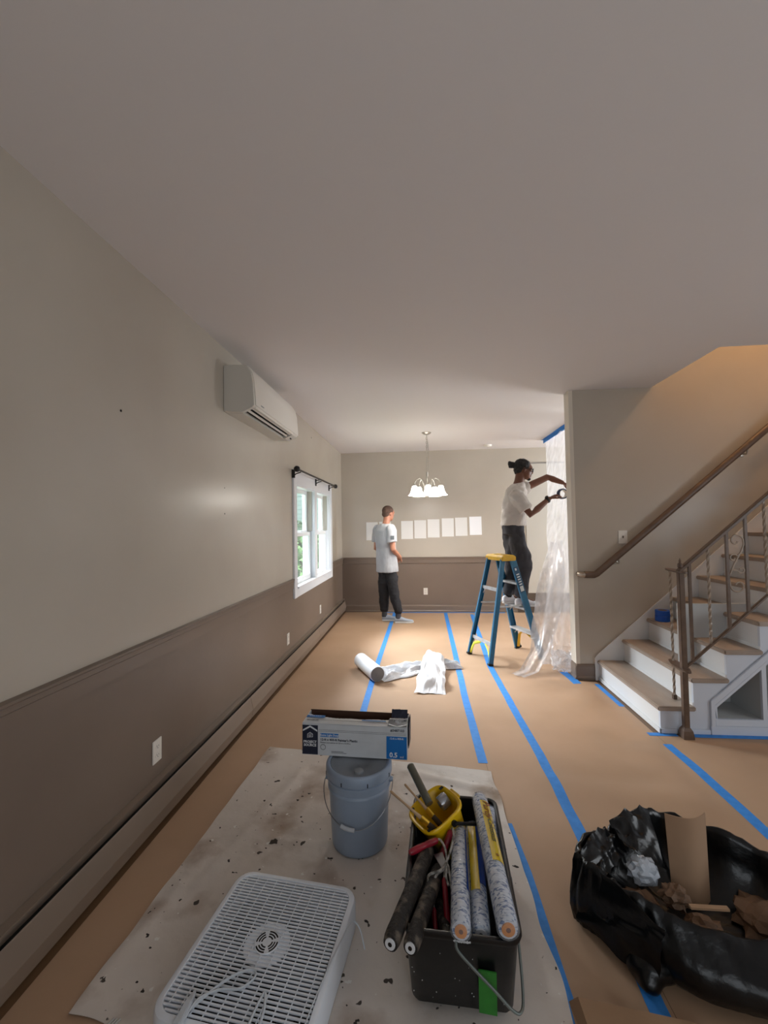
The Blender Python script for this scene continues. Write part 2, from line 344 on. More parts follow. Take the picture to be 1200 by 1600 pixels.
def tape(label, pts, wd=.05, lift=.0012, jag=0):
    P = []
    for a, b in zip(pts[:-1], pts[1:]):
        a, b = Vector(a), Vector(b); n = max(1, int((b - a).length / .05))
        for i in range(n): P.append(a.lerp(b, i / n))
    P.append(Vector(pts[-1])); mb = MB(); v = []
    for i, p in enumerate(P):
        t_ = (P[min(i + 1, len(P) - 1)] - P[max(i - 1, 0)]).normalized(); s_ = Vector((-t_.y, t_.x)) * wd / 2 * (1 + .04 * nz(i * .7, wd))
        for q in (p - s_, p, p + s_): v.append((q.x, q.y, ph(q.x, q.y) + lift))
    mb.add(v, [(3 * i + k, 3 * i + k + 1, 3 * i + k + 4, 3 * i + k + 3) for i in range(len(P) - 1) for k in (0, 1)])
    return tag(mb.build('painter_tape_strip', M_tape, solid=.0006), label, 'tape', 'strips of blue tape on the floor paper')
tape('long blue tape strip on the floor running past the white film roll', [(-.455, 7.25), (-.463, 6.58), (-.487, 4.43), (-.483, 3.4), (-.478, 2.86)], .055)
tape('blue tape strip on the floor under the white film, left of the ladder', [(.405, 7.25), (.38, 5.0), (.36, 3.816), (.367, 2.734)], .058)
tape('long blue tape strip on the floor passing under the ladder to the trash bag', [(.83, 7.15), (.77, 5.8), (.707, 4.593), (.722, 3.7), (.742, 2.969), (.745, 2.5), (.739, 2.103), (.70, 1.422), (.703, 1.1)], .058)
tape('blue tape strip on the floor at the right edge in front of the railing post', [(1.625, 3.03), (1.63, 2.7), (1.62, 2.2), (1.61, 1.4)], .056)
tape('short blue tape strip on the floor showing right of the black tool bin', [(.405, 2.2), (.425, 1.9), (.43, 1.3)], .05)
tape('blue tape along the foot of the back wall', [(-.6, 7.285), (.2, 7.29), (1.4, 7.285)], .05)
tape('blue tape along the foot of the lowest stair riser', [(1.60, 4.10), (1.606, 3.62)], .042)
tape('short blue tape at the foot of the bottom step beside the railing post', [(1.573, 3.165), (1.765, 3.165)], .045, .0014)
tape('blue tape along the foot of the white staircase side', [(1.86, 3.155), (2.4, 3.15), (3.2, 3.15)], .045, .0014)
tape('short wide blue tape piece on the floor at the corner of the partition', [(1.405, 4.42), (1.43, 4.10)], .075)

# ------------------------------------------------------------------ drop cloth
def M_cloth():
    m = bpy.data.materials.new('paint_spotted_canvas'); m.use_nodes = True; nt = m.node_tree; N = nt.nodes; L = nt.links; b = N['Principled BSDF']
    b.inputs['Roughness'].default_value = .9; tc = N.new('ShaderNodeTexCoord'); vec = tc.outputs['Object']
    def nse(sc, lo, hi, det=5, loc=0):
        mp = N.new('ShaderNodeMapping'); mp.inputs['Location'].default_value = (loc, loc, 0); L.new(vec, mp.inputs[0])
        n = N.new('ShaderNodeTexNoise'); n.inputs['Scale'].default_value = sc; n.inputs['Detail'].default_value = det; L.new(mp.outputs[0], n.inputs['Vector'])
        r = N.new('ShaderNodeMapRange'); r.inputs[1].default_value = lo; r.inputs[2].default_value = hi; L.new(n.outputs[0], r.inputs[0]); return r.outputs[0]
    def mix(f_, a, c_):
        x = N.new('ShaderNodeMix'); x.data_type = 'RGBA'; L.new(f_, x.inputs[0])
        if isinstance(a, tuple): x.inputs[6].default_value = (*lin(a), 1)
        else: L.new(a, x.inputs[6])
        x.inputs[7].default_value = (*lin(c_), 1); return x.outputs[2]
    c_ = mix(nse(1.8, .35, .7), (214, 206, 198), (198, 189, 180))
    c_ = mix(nse(3.2, .52, .74, 7, 3), c_, (140, 116, 94))
    c_ = mix(nse(20, .70, .72, 2, 7), c_, (70, 62, 56))
    c_ = mix(nse(34, .72, .735, 2, 11), c_, (48, 42, 38))
    c_ = mix(nse(30, .72, .735, 2, 17), c_, (222, 220, 214))
    L.new(c_, b.inputs['Base Color'])
    n = N.new('ShaderNodeTexNoise'); n.inputs['Scale'].default_value = 9; n.inputs['Detail'].default_value = 7; L.new(vec, n.inputs['Vector'])
    bp = N.new('ShaderNodeBump'); bp.inputs['Strength'].default_value = .35; bp.inputs['Distance'].default_value = .02; L.new(n.outputs[0], bp.inputs['Height']); L.new(bp.outputs[0], b.inputs['Normal'])
    return m
cA, cB, cN, cM = Vector((-1.045, 2.85)), Vector((.40, 2.64)), Vector((-1.11, 1.265)), Vector((.44, 1.03))
def seg(p, a, b):
    a, b = Vector(a), Vector(b); t_ = max(0, min(1, (p - a).dot(b - a) / (b - a).length_squared)); return (p - a.lerp(b, t_)).length
def chz(p):
    z = .0065 + .003 * nz(p.x * 3, p.y * 3, 4)
    for a, b, h, w_ in (((-.75, 2.55), (-.95, 1.75), .008, .03), ((-.72, 2.0), (-.42, 2.25), .010, .02), ((-.72, 2.0), (-.40, 2.0), .008, .015), ((-.1, 2.6), (.38, 2.45), .012, .03), ((-.3, 2.55), (-.1, 2.3), .010, .03), ((-1.0, 1.9), (-1.09, 1.3), .006, .03), ((-.85, 1.75), (-.45, 1.85), .006, .05), ((-.1, 2.15), (.1, 2.25), .012, .03), ((.36, 1.9), (.40, 1.2), .006, .02)):
        z += h * math.exp(-(seg(p, a, b) / w_) ** 2)
    return z
def cfn(u, v):
    L_ = cA.lerp(cN, v); R_ = cB.lerp(cM, v); p = L_.lerp(R_, u)
    L_ += Vector((-.02 * math.sin(v * 9), 0)); e = .012 * nz(v * 9 + 4, u * 9)
    p = p + Vector((e * (1 if u < .02 or u > .98 else 0), e * (1 if v < .02 or v > .98 else 0)))
    if v > .97: p.y += .012 * nz(u * 12, 3)
    return (p.x, p.y, chz(p))
tag(MB().grid(cfn, 90, 90).build('drop_cloth', M_cloth(), solid=.002), 'worn beige canvas drop cloth spotted with paint, under the fan and bucket', 'drop cloth')

# ------------------------------------------------------------------ staircase
st = thing('staircase', (1.7, 3.7, 0), 'white staircase with brown treads rising to the right along the wall', 'staircase')
M_rise = mat('white_riser_paint', (222, 222, 222), .33, bump=.03, bscale=15)
M_side = mat('white_stair_side', (206, 212, 222), .4)
NS = 14; RX = 1.672; PX = .2275; RH = .198; T1 = .193
tz = lambda k: T1 + RH * (k - 1)      # top of tread k
rx = lambda k: RX + PX * (k - 1)      # riser k
YF = 3.19
for k in range(1, NS + 1):
    z1 = tz(k); x = rx(k)
    MB().box(x - .022, x + PX + .004, YF - .022, YS - .022, z1 - .032, z1).build('tread', M_tread, st, smooth=False, bevel=.007)
    z0 = tz(k - 1) if k > 1 else .002
    MB().box(x, x + .018, YF + .0205, YS - .022, z0, z1 - .032).build('riser', M_rise, st, smooth=False)
    MB().box(x - .009, x, YF - .004, YS - .022, z0, z0 + .022).build('cove_molding', M_rise, st, smooth=False, bevel=.003)
# closed side with two cubby openings
side = MB(); HL = [(2.055, .105, .20), (2.355, .105, .455)]; HR = [(2.385, .105, .48), (2.70, .105, .75)]
xs = sorted(set([RX] + [rx(k) for k in range(2, NS + 2)] + [2.055, 2.355, 2.385, 2.70]))
def hz(H, x): t_ = (x - H[0][0]) / (H[1][0] - H[0][0]); return (H[0][1], H[0][2] + t_ * (H[1][2] - H[0][2]))
for a, b in zip(xs[:-1], xs[1:]):
    k = max(i for i in range(1, NS + 1) if rx(i) <= a + 1e-6); top = tz(k) - .032; H = None
    for q in (HL, HR):
        if a >= q[0][0] - 1e-6 and b <= q[1][0] + 1e-6: H = q
    if H:
        (l0, h0), (l1, h1) = hz(H, a), hz(H, b)
        side.prism([(a, .003), (b, .003), (b, l1), (a, l0)], 'y', YF, YF + .02); side.prism([(a, h0), (b, h1), (b, top), (a, top)], 'y', YF, YF + .02)
    else: side.prism([(a, .003), (b, .003), (b, top), (a, top)], 'y', YF, YF + .02)
side.build('side_panel', M_side, st, smooth=False)
MB().box(2.0, 2.9, YF + .32, YF + .34, .0, .85).box(2.0, 2.9, YF + .02, YF + .32, .08, .10).box(2.36, 2.38, YF + .02, YF + .32, .10, .45).prism([(2.03, .10), (2.05, .10), (2.05, .21), (2.9, .94), (2.9, .97), (2.03, .23)], 'y', YF + .02, YF + .32).build('cubby_lining', mat('cubby_grey', (188, 190, 190), .5), st, smooth=False)
def sl(x): return .222 + .885 * (x - 2.03)
MB().prism([(2.005, .003), (2.035, .003), (2.035, .205), (2.90, .205 + .885 * .865), (2.90, .26 + .885 * .865), (2.005, .232)], 'y', YF - .014, YF).build('cubby_frame', M_side, st, smooth=False, bevel=.003)
MB().prism([(2.045, .11), (2.05, .19), (2.9, .19 + .885 * .85), (2.9, .215 + .885 * .85), (2.035, .2)], 'y', YF - .008, YF).build('cubby_frame', M_side, st, smooth=False)
MB().box(RX - .012, 2.0, YF - .014, YF, .002, .035).box(2.0, 3.4, YF - .018, YF, .002, .06).box(2.036, 3.4, YF - .008, YF, .06, .105).build('base_molding', M_side, st, smooth=False, bevel=.003)
MB().box(RX - .014, RX, YF - .014, YS - .022, .002, .035).build('base_molding', M_rise, st, smooth=False, bevel=.003)
z0 = .235; xe = 4.9
MB().prism([(1.632, .002), (1.632, z0 - .03), (1.655, z0), (xe, z0 + .885 * (xe - 1.655)), (xe, .002)], 'y', YS - .020, YS - .001).build('skirt_board', M_rise, st, smooth=False)
MB().prism([(1.630, .002), (1.630, z0 - .025), (1.652, z0 + .008), (xe, z0 + .008 + .885 * (xe - 1.652)), (xe, z0 - .006 + .885 * (xe - 1.652)), (1.66, z0 - .006), (1.645, z0 - .03), (1.645, .002)], 'y', YS - .027, YS - .020).build('skirt_cap', M_rise, st, smooth=False)

# ------------------------------------------------------------------ railing
rl = thing('stair_railing', (1.81, 3.13, 0), 'brown iron stair railing with twisted balusters and scrolls', 'railing')
yr = 3.13
MB().box(1.79, 1.826, yr - .018, yr + .018, .0, 1.145).build('newel_post', M_iron, rl, smooth=False, bevel=.003)
MB().loft([[(1.808 + a * sx_, yr + a * sy_, z) for sx_, sy_ in ((-1, -1), (1, -1), (1, 1), (-1, 1))] for z, a in ((0, .036), (.03, .034), (.055, .03), (.075, .02))]).build('post_foot', M_iron, rl, smooth=False, bevel=.002)
def ring_plate(z):
    n = 20; pts = []
    for k in range(n * 2):
        a = 2 * PI * k / (2 * n); pts.append((1.822 + .040 * math.cos(a) + .02 * math.sin(a), 3.205 + .15 * math.sin(a)))
    return pts
for z in (.462, 1.137):
    MB().loft([[(x, y, zz) for x, y in ring_plate(z)] for zz in (z, z + .010)]).build('collar_plate', M_iron, rl, smooth=False)
MB().lathe([(.001, .0), (.014, .0), (.008, .012), (.008, .018), (.018, .03), (.016, .05), (.006, .062), (.009, .068), (.002, .09)], (1.808, yr, 1.147), 14).build('finial', M_iron, rl)
def twisted(x, y, z0, z1, m, nm='twisted_baluster'):
    n = int((z1 - z0) / .012); pts = [(x, y, z0 + (z1 - z0) * i / n) for i in range(n + 1)]
    MB().tube(pts, .0095, 4, twist=.38).build(nm, m, rl, smooth=False)
twisted(1.84, 3.31, .19, 1.137, M_ironl)
MB().box(1.828, 1.852, 3.298, 3.322, .192, .225).build('rod_foot', M_iron, rl, smooth=False)
s1, s2 = .868, .90
tr = lambda x: 1.135 + s1 * (x - 1.80); br = lambda x: .465 + s2 * (x - 1.815)
def bar(x0, x1, f, h, wy, nm):
    MB().prism([(x0, f(x0)), (x1, f(x1)), (x1, f(x1) + h), (x0, f(x0) + h)], 'y', yr - wy, yr + wy).build(nm, M_iron, rl, smooth=False, bevel=.004)
bar(1.79, 3.9, tr, .030, .020, 'top_rail'); bar(1.826, 3.9, br, .024, .010, 'bottom_rail')
for i in range(16):
    x = 1.868 + .1255 * i
    if x > 3.85: break
    if i % 3 == 1: twisted(x, yr, br(x) + .02, tr(x) + .002, M_ironl)
    else: MB().box(x - .0085, x + .0085, yr - .0085, yr + .0085, br(x) + .015, tr(x) + .006).build('baluster', M_iron, rl, smooth=False)
def spiral(cx, cz, r0, r1, a0, a1, n=26): return [(cx + (r0 + (r1 - r0) * i / n) * math.cos(a0 + (a1 - a0) * i / n), yr, cz + (r0 + (r1 - r0) * i / n) * math.sin(a0 + (a1 - a0) * i / n)) for i in range(n + 1)]
for j in range(4):
    xa = 2.119 + .3765 * j; sh = (xa - 2.119) * .884; xm = xa + .0625
    if xa > 3.6: break
    for pts in (spiral(xm - .002, 1.355 + sh, .050, .012, -.1, 1.5 * PI * 1.25) , ):
        pts = [(xm - .050, yr, 1.115 + sh), (xm - .02, yr, 1.19 + sh), (xm + .03, yr, 1.28 + sh), (xm + .049, yr, 1.33 + sh)] + pts
        MB().tube(pts, .0062, 6).build('scroll', M_ironl, rl)
    MB().tube([(xm + .036, yr, 1.28 + sh)] + spiral(xm - .022, 1.235 + sh, .030, .008, .5, 2 * PI), .0058, 6).build('scroll', M_ironl, rl)
    MB().tube([(xm - .03, yr, 1.155 + sh)] + spiral(xm + .028, 1.155 + sh, .026, .008, PI * 1.1, PI * 3), .0058, 6).build('scroll', M_ironl, rl)
    MB().tube([(xm - .052, yr, 1.085 + sh)] + spiral(xm + .004, 1.045 + sh, .052, .016, PI * 1.02, PI * 2.9), .0062, 6).build('scroll', M_ironl, rl)

hr = thing('wall_handrail', (1.5, 4.14, 1.0), 'brown wooden handrail mounted on the stair wall', 'handrail')
yh = 4.14
def hsec(c, ax, w_=.023, h_=.034):
    ax = Vector(ax).normalized(); up = Vector((-ax.z, 0, ax.x)) if ax.x > 0 else Vector((0, 0, 1)); sd_ = Vector((0, 1, 0))
    return [tuple(Vector(c) + up * h_ * math.sin(a) * (1 if abs(math.sin(a)) < .8 else .95) + sd_ * w_ * math.cos(a)) for a in [2 * PI * k / 14 for k in range(14)]]
MB().loft([hsec((1.535, yh, 1.006), (1, 0, 0)), hsec((1.625, yh, 1.004), (1, 0, .05)), hsec((1.652, yh, 1.018), (1, 0, .5)), hsec((4.2, yh, 1.018 + .853 * 2.548), (1, 0, .853))]).build('rail', mat('brown_handrail', (104, 83, 67), .4, col2=(92, 72, 58), scale=12), hr)
MB().tube([(1.54, yh, 1.006), (1.520, yh + .002, 1.006), (1.509, yh + .02, 1.006), (1.507, YS - .002, 1.006)], .024, 12, flat=1.0).build('return_end', mat('bright_metal_end', (170, 156, 140), .3, metal=.6), hr)
for x, z in ((1.85, 1.152), (3.02, 2.150)):
    q = MB(); q.T = frame((x, YS, z - .035), (1, 0, 0), (0, 0, 1), (0, -1, 0)); q.lathe([(.001, 0), (.026, 0), (.022, .008), (.001, .010)], n=16).build('bracket_plate', M_nickel, hr)
    MB().tube([(x, YS - .006, z - .035), (x, yh + .01, z - .045), (x, yh, z - .01)], .008, 8).build('bracket_arm', M_nickel, hr)

# ------------------------------------------------------------------ chandelier
cx, cy = .115, 5.891
ch = thing('chandelier', (cx, cy, ZC), 'hanging chandelier with five lit white glass bell shades', 'chandelier')
M_glow = mat('lit_frosted_glass', (255, 250, 240), .4, emit=8)
MB().lathe([(.001, -.035), (.015, -.033), (.045, -.022), (.066, -.006), (.066, 0), (.001, 0)], (cx, cy, ZC)).build('canopy', M_nickel, ch)
lk = MB(); n = 17
for i in range(n):
    z = ZC - .05 - i * .030; o_ = i % 2
    lk.tube([(cx + (.008 * math.cos(a) if o_ else 0), cy + (0 if o_ else .008 * math.cos(a)), z + .019 * math.sin(a)) for a in [2 * PI * k / 10 for k in range(11)]], .0028, 5, caps=False)
lk.build('chain', M_nickel, ch)
MB().tube([(cx + .004, cy, ZC - .05), (cx + .02, cy, ZC - .18), (cx + .028, cy, ZC - .35), (cx + .026, cy, ZC - .5), (cx + .005, cy, ZC - .60)], .003, 6).build('cord', M_nickel, ch)
MB().lathe([(.003, 2.24), (.012, 2.235), (.013, 2.18), (.007, 2.17), (.009, 2.10), (.016, 2.06), (.013, 2.0), (.022, 1.95), (.020, 1.925), (.012, 1.915), (.016, 1.90), (.009, 1.885), (.001, 1.875)], (cx, cy, 0), 16).build('center_column', M_nickel, ch)
for k in range(5):
    a = 2 * PI * k / 5 + math.radians(200); dx, dy = math.cos(a), math.sin(a)
    P = lambda r, z: (cx + dx * r, cy + dy * r, z)
    MB().tube([P(.012, 1.93), P(.035, 1.95), P(.045, 2.03), P(.075, 2.115), P(.115, 2.145), P(.16, 2.12), P(.185, 2.08), P(.19, 2.045)], .006, 8).build('arm', M_nickel, ch)
    MB().lathe([(.001, 2.062), (.018, 2.058), (.026, 2.045), (.028, 2.036), (.001, 2.034)], (cx + dx * .19, cy + dy * .19, 0), 14).build('shade_cap', M_nickel, ch)
    MB().lathe([(.026, 2.036), (.036, 2.02), (.043, 1.99), (.052, 1.955), (.070, 1.92), (.088, 1.905), (.086, 1.903), (.066, 1.917), (.048, 1.953), (.039, 1.99), (.032, 2.018), (.022, 2.032)], (cx + dx * .19, cy + dy * .19, 0), 24).build('glass_shade', M_glow, ch)
    l = bpy.data.lights.new('bulb', 'POINT'); l.energy = 9; l.color = (1, .96, .90); l.shadow_soft_size = .03
    o = bpy.data.objects.new('bulb', l); C.objects.link(o); o.location = (cx + dx * .19, cy + dy * .19, 1.93)

l = bpy.data.lights.new('assumed_stairwell_lamp', 'POINT'); l.energy = 70; l.color = (1, .62, .32); l.shadow_soft_size = .12  # unseen upstairs lamp, assumed from the orange light on the stair wall
o = bpy.data.objects.new('assumed_stairwell_lamp', l); C.objects.link(o); o.location = (3.7, 3.6, 4.6)

# ------------------------------------------------------------------ paint test sheets
M_paper = mat('white_sample_paper', (228, 228, 226), .6)
for i, (x, z) in enumerate(((-.935, 1.400), (-.705, 1.405), (-.452 + .125, 1.413), (-.094, 1.422), (.135, 1.434), (.38, 1.447), (.61, 1.456), (.852, 1.468))):
    nm = ['leftmost white sheet taped to the back wall, left of the man', 'white sheet on the back wall half hidden behind the man', 'first white sheet on the back wall right of the man', 'second white sheet on the back wall right of the man', 'third white sheet on the back wall right of the man', 'fourth white sheet on the back wall right of the man', 'white sheet on the back wall, second from the right end of the row', 'rightmost and whitest sheet in the row on the back wall'][i]
    if i == 2: x = -.322
    T = frame((x + .137 if False else x + .10, YB, z), (1, 0, 0), (0, 0, 1), (0, -1, 0)) @ Matrix.Rotation(random.uniform(-.008, .012), 4, 'Z')
    m = MB(); m.T = T; m.grid(lambda u, v: ((u - .5) * .205, (v - .5) * .315, .002 + .002 * (2 * abs(u - .5)) ** 3), 6, 4)
    tag(m.build('paint_sample_sheet', M_paper if i < 7 else mat('bright_sample_paper', (244, 246, 250), .6), solid=.0006), nm, 'paper', 'white sheets in a row on the back wall')

# ------------------------------------------------------------------ film roll on the floor
M_film = mat('white_film', (232, 234, 238), .45, bump=.12, bscale=30, sheen=.2)
fr = thing('masking_film_roll', (-.5, 4.15, 0), 'roll of white film on the floor with a crumpled unrolled length beside it', 'film roll')
a0, a1 = Vector((-.655, 4.50, .076)), Vector((-.43, 4.07, .076))
MB().tube([a0, a0.lerp(a1, .02), a0.lerp(a1, .98), a1], [.070, .0735, .0735, .070], 28).build('roll', M_film, fr)
q = (a1 - a0).normalized(); e = MB(); e.T = frame(a1 + q * .001, Vector((0, 0, 1)).cross(q).normalized(), q.cross(Vector((0, 0, 1)).cross(q)).normalized(), q)
e.lathe([(.068, 0), (.062, .001), (.018, .001), (.012, .003), (.001, .003)], n=24); e.build('roll_end', mat('grey_roll_end', (128, 124, 122), .7), fr)
def crumple(L0, L1, R0, R1, h, seed, nu=46, nv=34, along=9):
    L0, L1, R0, R1 = map(Vector, (L0, L1, R0, R1))
    def fn(u, v):
        p = L0.lerp(R0, u).lerp(L1.lerp(R1, u), v)
        ed = min(1, min(u, 1 - u, v, 1 - v) * 8 + .15)
        r_ = abs(nz(v * along + seed, u * 2.2 + seed, seed)) + .6 * abs(nz(v * along * 1.8 + seed, u * 4, seed + 5))
        z = .005 + h * (.15 + r_ * 1.3) * ed + .006 * abs(nz(u * 20, v * 20, seed))
        p = p + Vector((nz(u * 5, v * 5, seed + 1), nz(u * 5, v * 5, seed + 8))) * .022
        return (p.x, p.y, z)
    return MB().grid(fn, nu, nv)
crumple((-.52, 4.36), (-.37, 4.06), (-.02, 4.70), (.10, 4.36), .05, 3).build('unrolled_film', M_film, fr, solid=.001)
crumple((.05, 4.72), (.07, 4.40), (.38, 4.60), (.42, 4.46), .05, 12).build('unrolled_film', M_film, fr, solid=.001)
m = crumple((.03, 4.82), (-.08, 3.80), (.24, 4.80), (.20, 3.78), .05, 21, 40, 50, 3)
m.v = [(x, y, z + .03 + .045 * math.exp(-((y - 4.55) / .22) ** 2)) for x, y, z in m.v]
m.v = [(x + (.04 * math.exp(-((y - 4.8) / .12) ** 2)) * (1 if x < .1 else -1), y, z if y > 3.95 else z - .025 * (3.95 - y) / .15) for x, y, z in m.v]
m.build('unrolled_film', M_film, fr, solid=.001)

# ------------------------------------------------------------------ ladder
ld = thing('stepladder', (.93, 4.906, 0), 'blue stepladder with a yellow top cap and white steps, standing by the plastic sheet', 'ladder')
M_lblue = mat('blue_fiberglass', (28, 104, 140), .38, col2=(24, 94, 130), scale=14)
M_lyel = mat('yellow_ladder_plastic', (226, 182, 40), .45, col2=(206, 160, 34), scale=9)
M_alu = mat('aluminium_step', (196, 198, 200), .4, metal=.45, col2=(176, 178, 180), scale=20)
U = Vector((.387, -.922, 0)).normalized(); V = Vector((.922, .387, 0)); O = Vector((.93, 4.906, 0))
def lp(u, v, z): return O + U * u + V * v + Vector((0, 0, z))
TOPZ = 1.105
def rail_pt(side, vs, z):  # spread narrows to the cap
    t_ = z / TOPZ; hb, ht = .235, .150; vb, vt = .33 * vs, .062 * vs
    return lp(side * (hb + (ht - hb) * t_), vb + (vt - vb) * t_ - .03 * t_, z)
for vs, nm in ((1, 'front_rail'), (-1, 'rear_rail')):
    for sd in (1, -1):
        z0_ = .025 if (vs, sd) != (-1, -1) else .12
        if vs == -1: z0_ = .012
        A_, B_ = rail_pt(sd, vs, z0_), rail_pt(sd, vs, TOPZ); wv = .036 if vs == 1 else .026; m = MB()
        d_ = (B_ - A_).normalized(); vv = (V - d_ * V.dot(d_)).normalized()
        # C channel: web outside, two flanges inward
        inn = -U * sd
        prof = [(-wv, 0), (wv, 0), (wv, .024), (wv - .004, .024), (wv - .004, .004), (-wv + .004, .004), (-wv + .004, .024), (-wv, .024)]
        m.loft([[tuple(c_ + vv * a + inn * b) for a, b in prof] for c_ in (A_, B_)]); r_ = m.build(nm, M_lblue, ld, smooth=False)
        if vs == 1 or sd == -1:
            pass
        m = MB(); c0 = rail_pt(sd, vs, .004) + inn * .012
        m.loft([[tuple(c0 + vv * a * wv * 1.15 + inn * b * .018 + Vector((0, 0, zz))) for a, b in ((-1, -1), (1, -1), (1, 1), (-1, 1))] for zz in (0, .022)]); m.build('rubber_foot', M_black, ld, smooth=False, bevel=.003)
m = MB()
def capring(z, du, dv): 
    pts = []
    for sx_, sy_ in ((-1, -1), (1, -1), (1, 1), (-1, 1)):
        pts.append(tuple(lp(sx_ * du, sy_ * dv - .03, z)))
    return pts
m.loft([capring(1.088, .172, .088), capring(1.130, .172, .088), capring(1.150, .158, .076)]); cap = m.build('top_cap', M_lyel, ld, smooth=False, bevel=.006)
for u, v in ((-.10, 0), (0, .03), (.10, 0)): 
    m = MB(); m.T = Matrix.Translation(lp(u, v - .03, 1.1495)); m.lathe([(.001, .0022), (.018, .002), (.019, 0)], n=12).build('tool_hole', mat('dark_yellow_hole', (112, 84, 22), .6), cap)
for z in (.285, .565, .845):
    a, b = rail_pt(1, 1, z), rail_pt(-1, 1, z); m = MB(); hu = (a - b).length / 2 - .008; c_ = (a + b) / 2
    m.loft([[tuple(c_ + U * s_ * hu + V * p + Vector((0, 0, q_))) for p, q_ in ((-.045, -.022), (-.042, -.022), (-.042, -.003), (.042, -.003), (.042, -.022), (.045, -.022), (.045, 0), (-.045, 0))] for s_ in (-1, 1)])
    stp = m.build('step', M_alu, ld, smooth=False)
    for s_ in (-1, 1):
        MB().tube([c_ + U * s_ * (hu - .01) + V * .02 + Vector((0, 0, -.08)), c_ + U * s_ * (hu - .07) + V * .02 + Vector((0, 0, -.022))], .007, 6).build('step_brace', M_alu, ld)
for z in (.21, .775):
    a, b = rail_pt(1, -1, z), rail_pt(-1, -1, z); hu = (a - b).length / 2 - .008; c_ = (a + b) / 2; m = MB()
    m.loft([[tuple(c_ + U * s_ * hu + V * p + Vector((0, 0, q_))) for p, q_ in ((-.012, -.018), (.012, -.018), (.012, .018), (-.012, .018))] for s_ in (-1, 1)]).build('rear_brace', M_alu, ld, smooth=False, bevel=.003)
    for s_ in (-1, 1): MB().tube([c_ + U * s_ * (hu - .002) + Vector((0, 0, -.07)), c_ + U * s_ * (hu - .055) + Vector((0, 0, -.01))], .006, 6).build('step_brace', M_alu, ld)
for sd in (1, -1):
    a, b = rail_pt(sd, 1, .60), rail_pt(sd, -1, .60)
    MB().tube([a - U * sd * .03, (a + b) / 2 - U * sd * .03 + Vector((0, 0, -.012)), b - U * sd * .03], .010, 6, flat=.3).build('spreader', M_alu, ld)
for vs, zt, cc in ((-1, .205, (214, 214, 70)), (1, .27, (226, 182, 40))):
    for sd in (1, -1):
        my = mat('yellow_foot_brace_%s' % ('a' if vs == 1 else 'b'), cc, .45)
        p0, p1 = rail_pt(sd, vs, .02) - U * sd * .03, rail_pt(0, vs, zt) * 1
        p0 = rail_pt(sd, vs, .03) - U * sd * .028; mid = lp(0, (.33 - .268 * zt / TOPZ) * vs, zt - .02) + U * sd * .045
        c_ = lp(0, 0, 0); pm = Vector((p0.x * .62 + mid.x * .38, p0.y * .62 + mid.y * .38, .13 if vs == -1 else .17))
        MB().tube([p0, p0.lerp(pm, .5) + Vector((0, 0, .012)), pm + Vector((0, 0, .018)), mid], .016, 6, flat=.35).build('foot_brace', my, ld)
# label sticker on the near front rail (web outside)
A_, B_ = rail_pt(1, 1, .74), rail_pt(1, 1, 1.03); d_ = (B_ - A_).normalized(); vv = (V - d_ * V.dot(d_)).normalized()
LT = frame(A_ + U * .0012, vv, d_, U)
m = MB(); m.T = LT; m.box(-.030, .030, .0, .29, -.001, .0004); lb = m.build('label_sticker', mat('dark_blue_label', (22, 72, 104), .4), ld, smooth=False)
m = MB(); m.T = LT
for i in range(5): m.box(-.018, .020, .085 + i * .028, .085 + i * .028 + .013, .0004, .001)
m.box(-.022, .022, .012, .070, .0004, .001).box(-.016, .004, .25, .275, .0004, .001); m.build('label_print', mat('label_white', (206, 214, 216), .5), lb, smooth=False)['kind'] = 'stuff'

# ------------------------------------------------------------------ plastic sheeting
def M_plastic():
    m = bpy.data.materials.new('clear_plastic_film'); m.use_nodes = True; nt = m.node_tree; N = nt.nodes; L = nt.links
    for n_ in list(N): N.remove(n_)
    out = N.new('ShaderNodeOutputMaterial'); tr_ = N.new('ShaderNodeBsdfTransparent'); tr_.inputs[0].default_value = (.97, .98, 1, 1)
    df = N.new('ShaderNodeBsdfDiffuse'); df.inputs[0].default_value = (*lin((236, 234, 236)), 1); tl = N.new('ShaderNodeBsdfTranslucent'); tl.inputs[0].default_value = (*lin((236, 236, 238)), 1)
    gl = N.new('ShaderNodeBsdfGlossy'); gl.inputs['Roughness'].default_value = .16
    tc = N.new('ShaderNodeTexCoord'); n1 = N.new('ShaderNodeTexNoise'); n1.inputs['Scale'].default_value = 4.5; n1.inputs['Detail'].default_value = 6; mp = N.new('ShaderNodeMapping'); mp.inputs['Scale'].default_value = (2.2, 2.2, .8)
    L.new(tc.outputs['Object'], mp.inputs[0]); L.new(mp.outputs[0], n1.inputs['Vector'])
    bp = N.new('ShaderNodeBump'); bp.inputs['Strength'].default_value = .7; bp.inputs['Distance'].default_value = .02; L.new(n1.outputs[0], bp.inputs['Height'])
    for b_ in (df, tl, gl): L.new(bp.outputs[0], b_.inputs['Normal'])
    a = N.new('ShaderNodeMixShader'); a.inputs[0].default_value = .5; L.new(df.outputs[0], a.inputs[1]); L.new(tl.outputs[0], a.inputs[2])
    b = N.new('ShaderNodeMixShader'); b.inputs[0].default_value = .18; L.new(a.outputs[0], b.inputs[1]); L.new(gl.outputs[0], b.inputs[2])
    r = N.new('ShaderNodeMapRange'); r.inputs[1].default_value = .3; r.inputs[2].default_value = .7; r.inputs[3].default_value = .36; r.inputs[4].default_value = .78; L.new(n1.outputs[0], r.inputs[0])
    c_ = N.new('ShaderNodeMixShader'); L.new(r.outputs[0], c_.inputs[0]); L.new(tr_.outputs[0], c_.inputs[1]); L.new(b.outputs[0], c_.inputs[2]); L.new(c_.outputs[0], out.inputs[0])
    return m
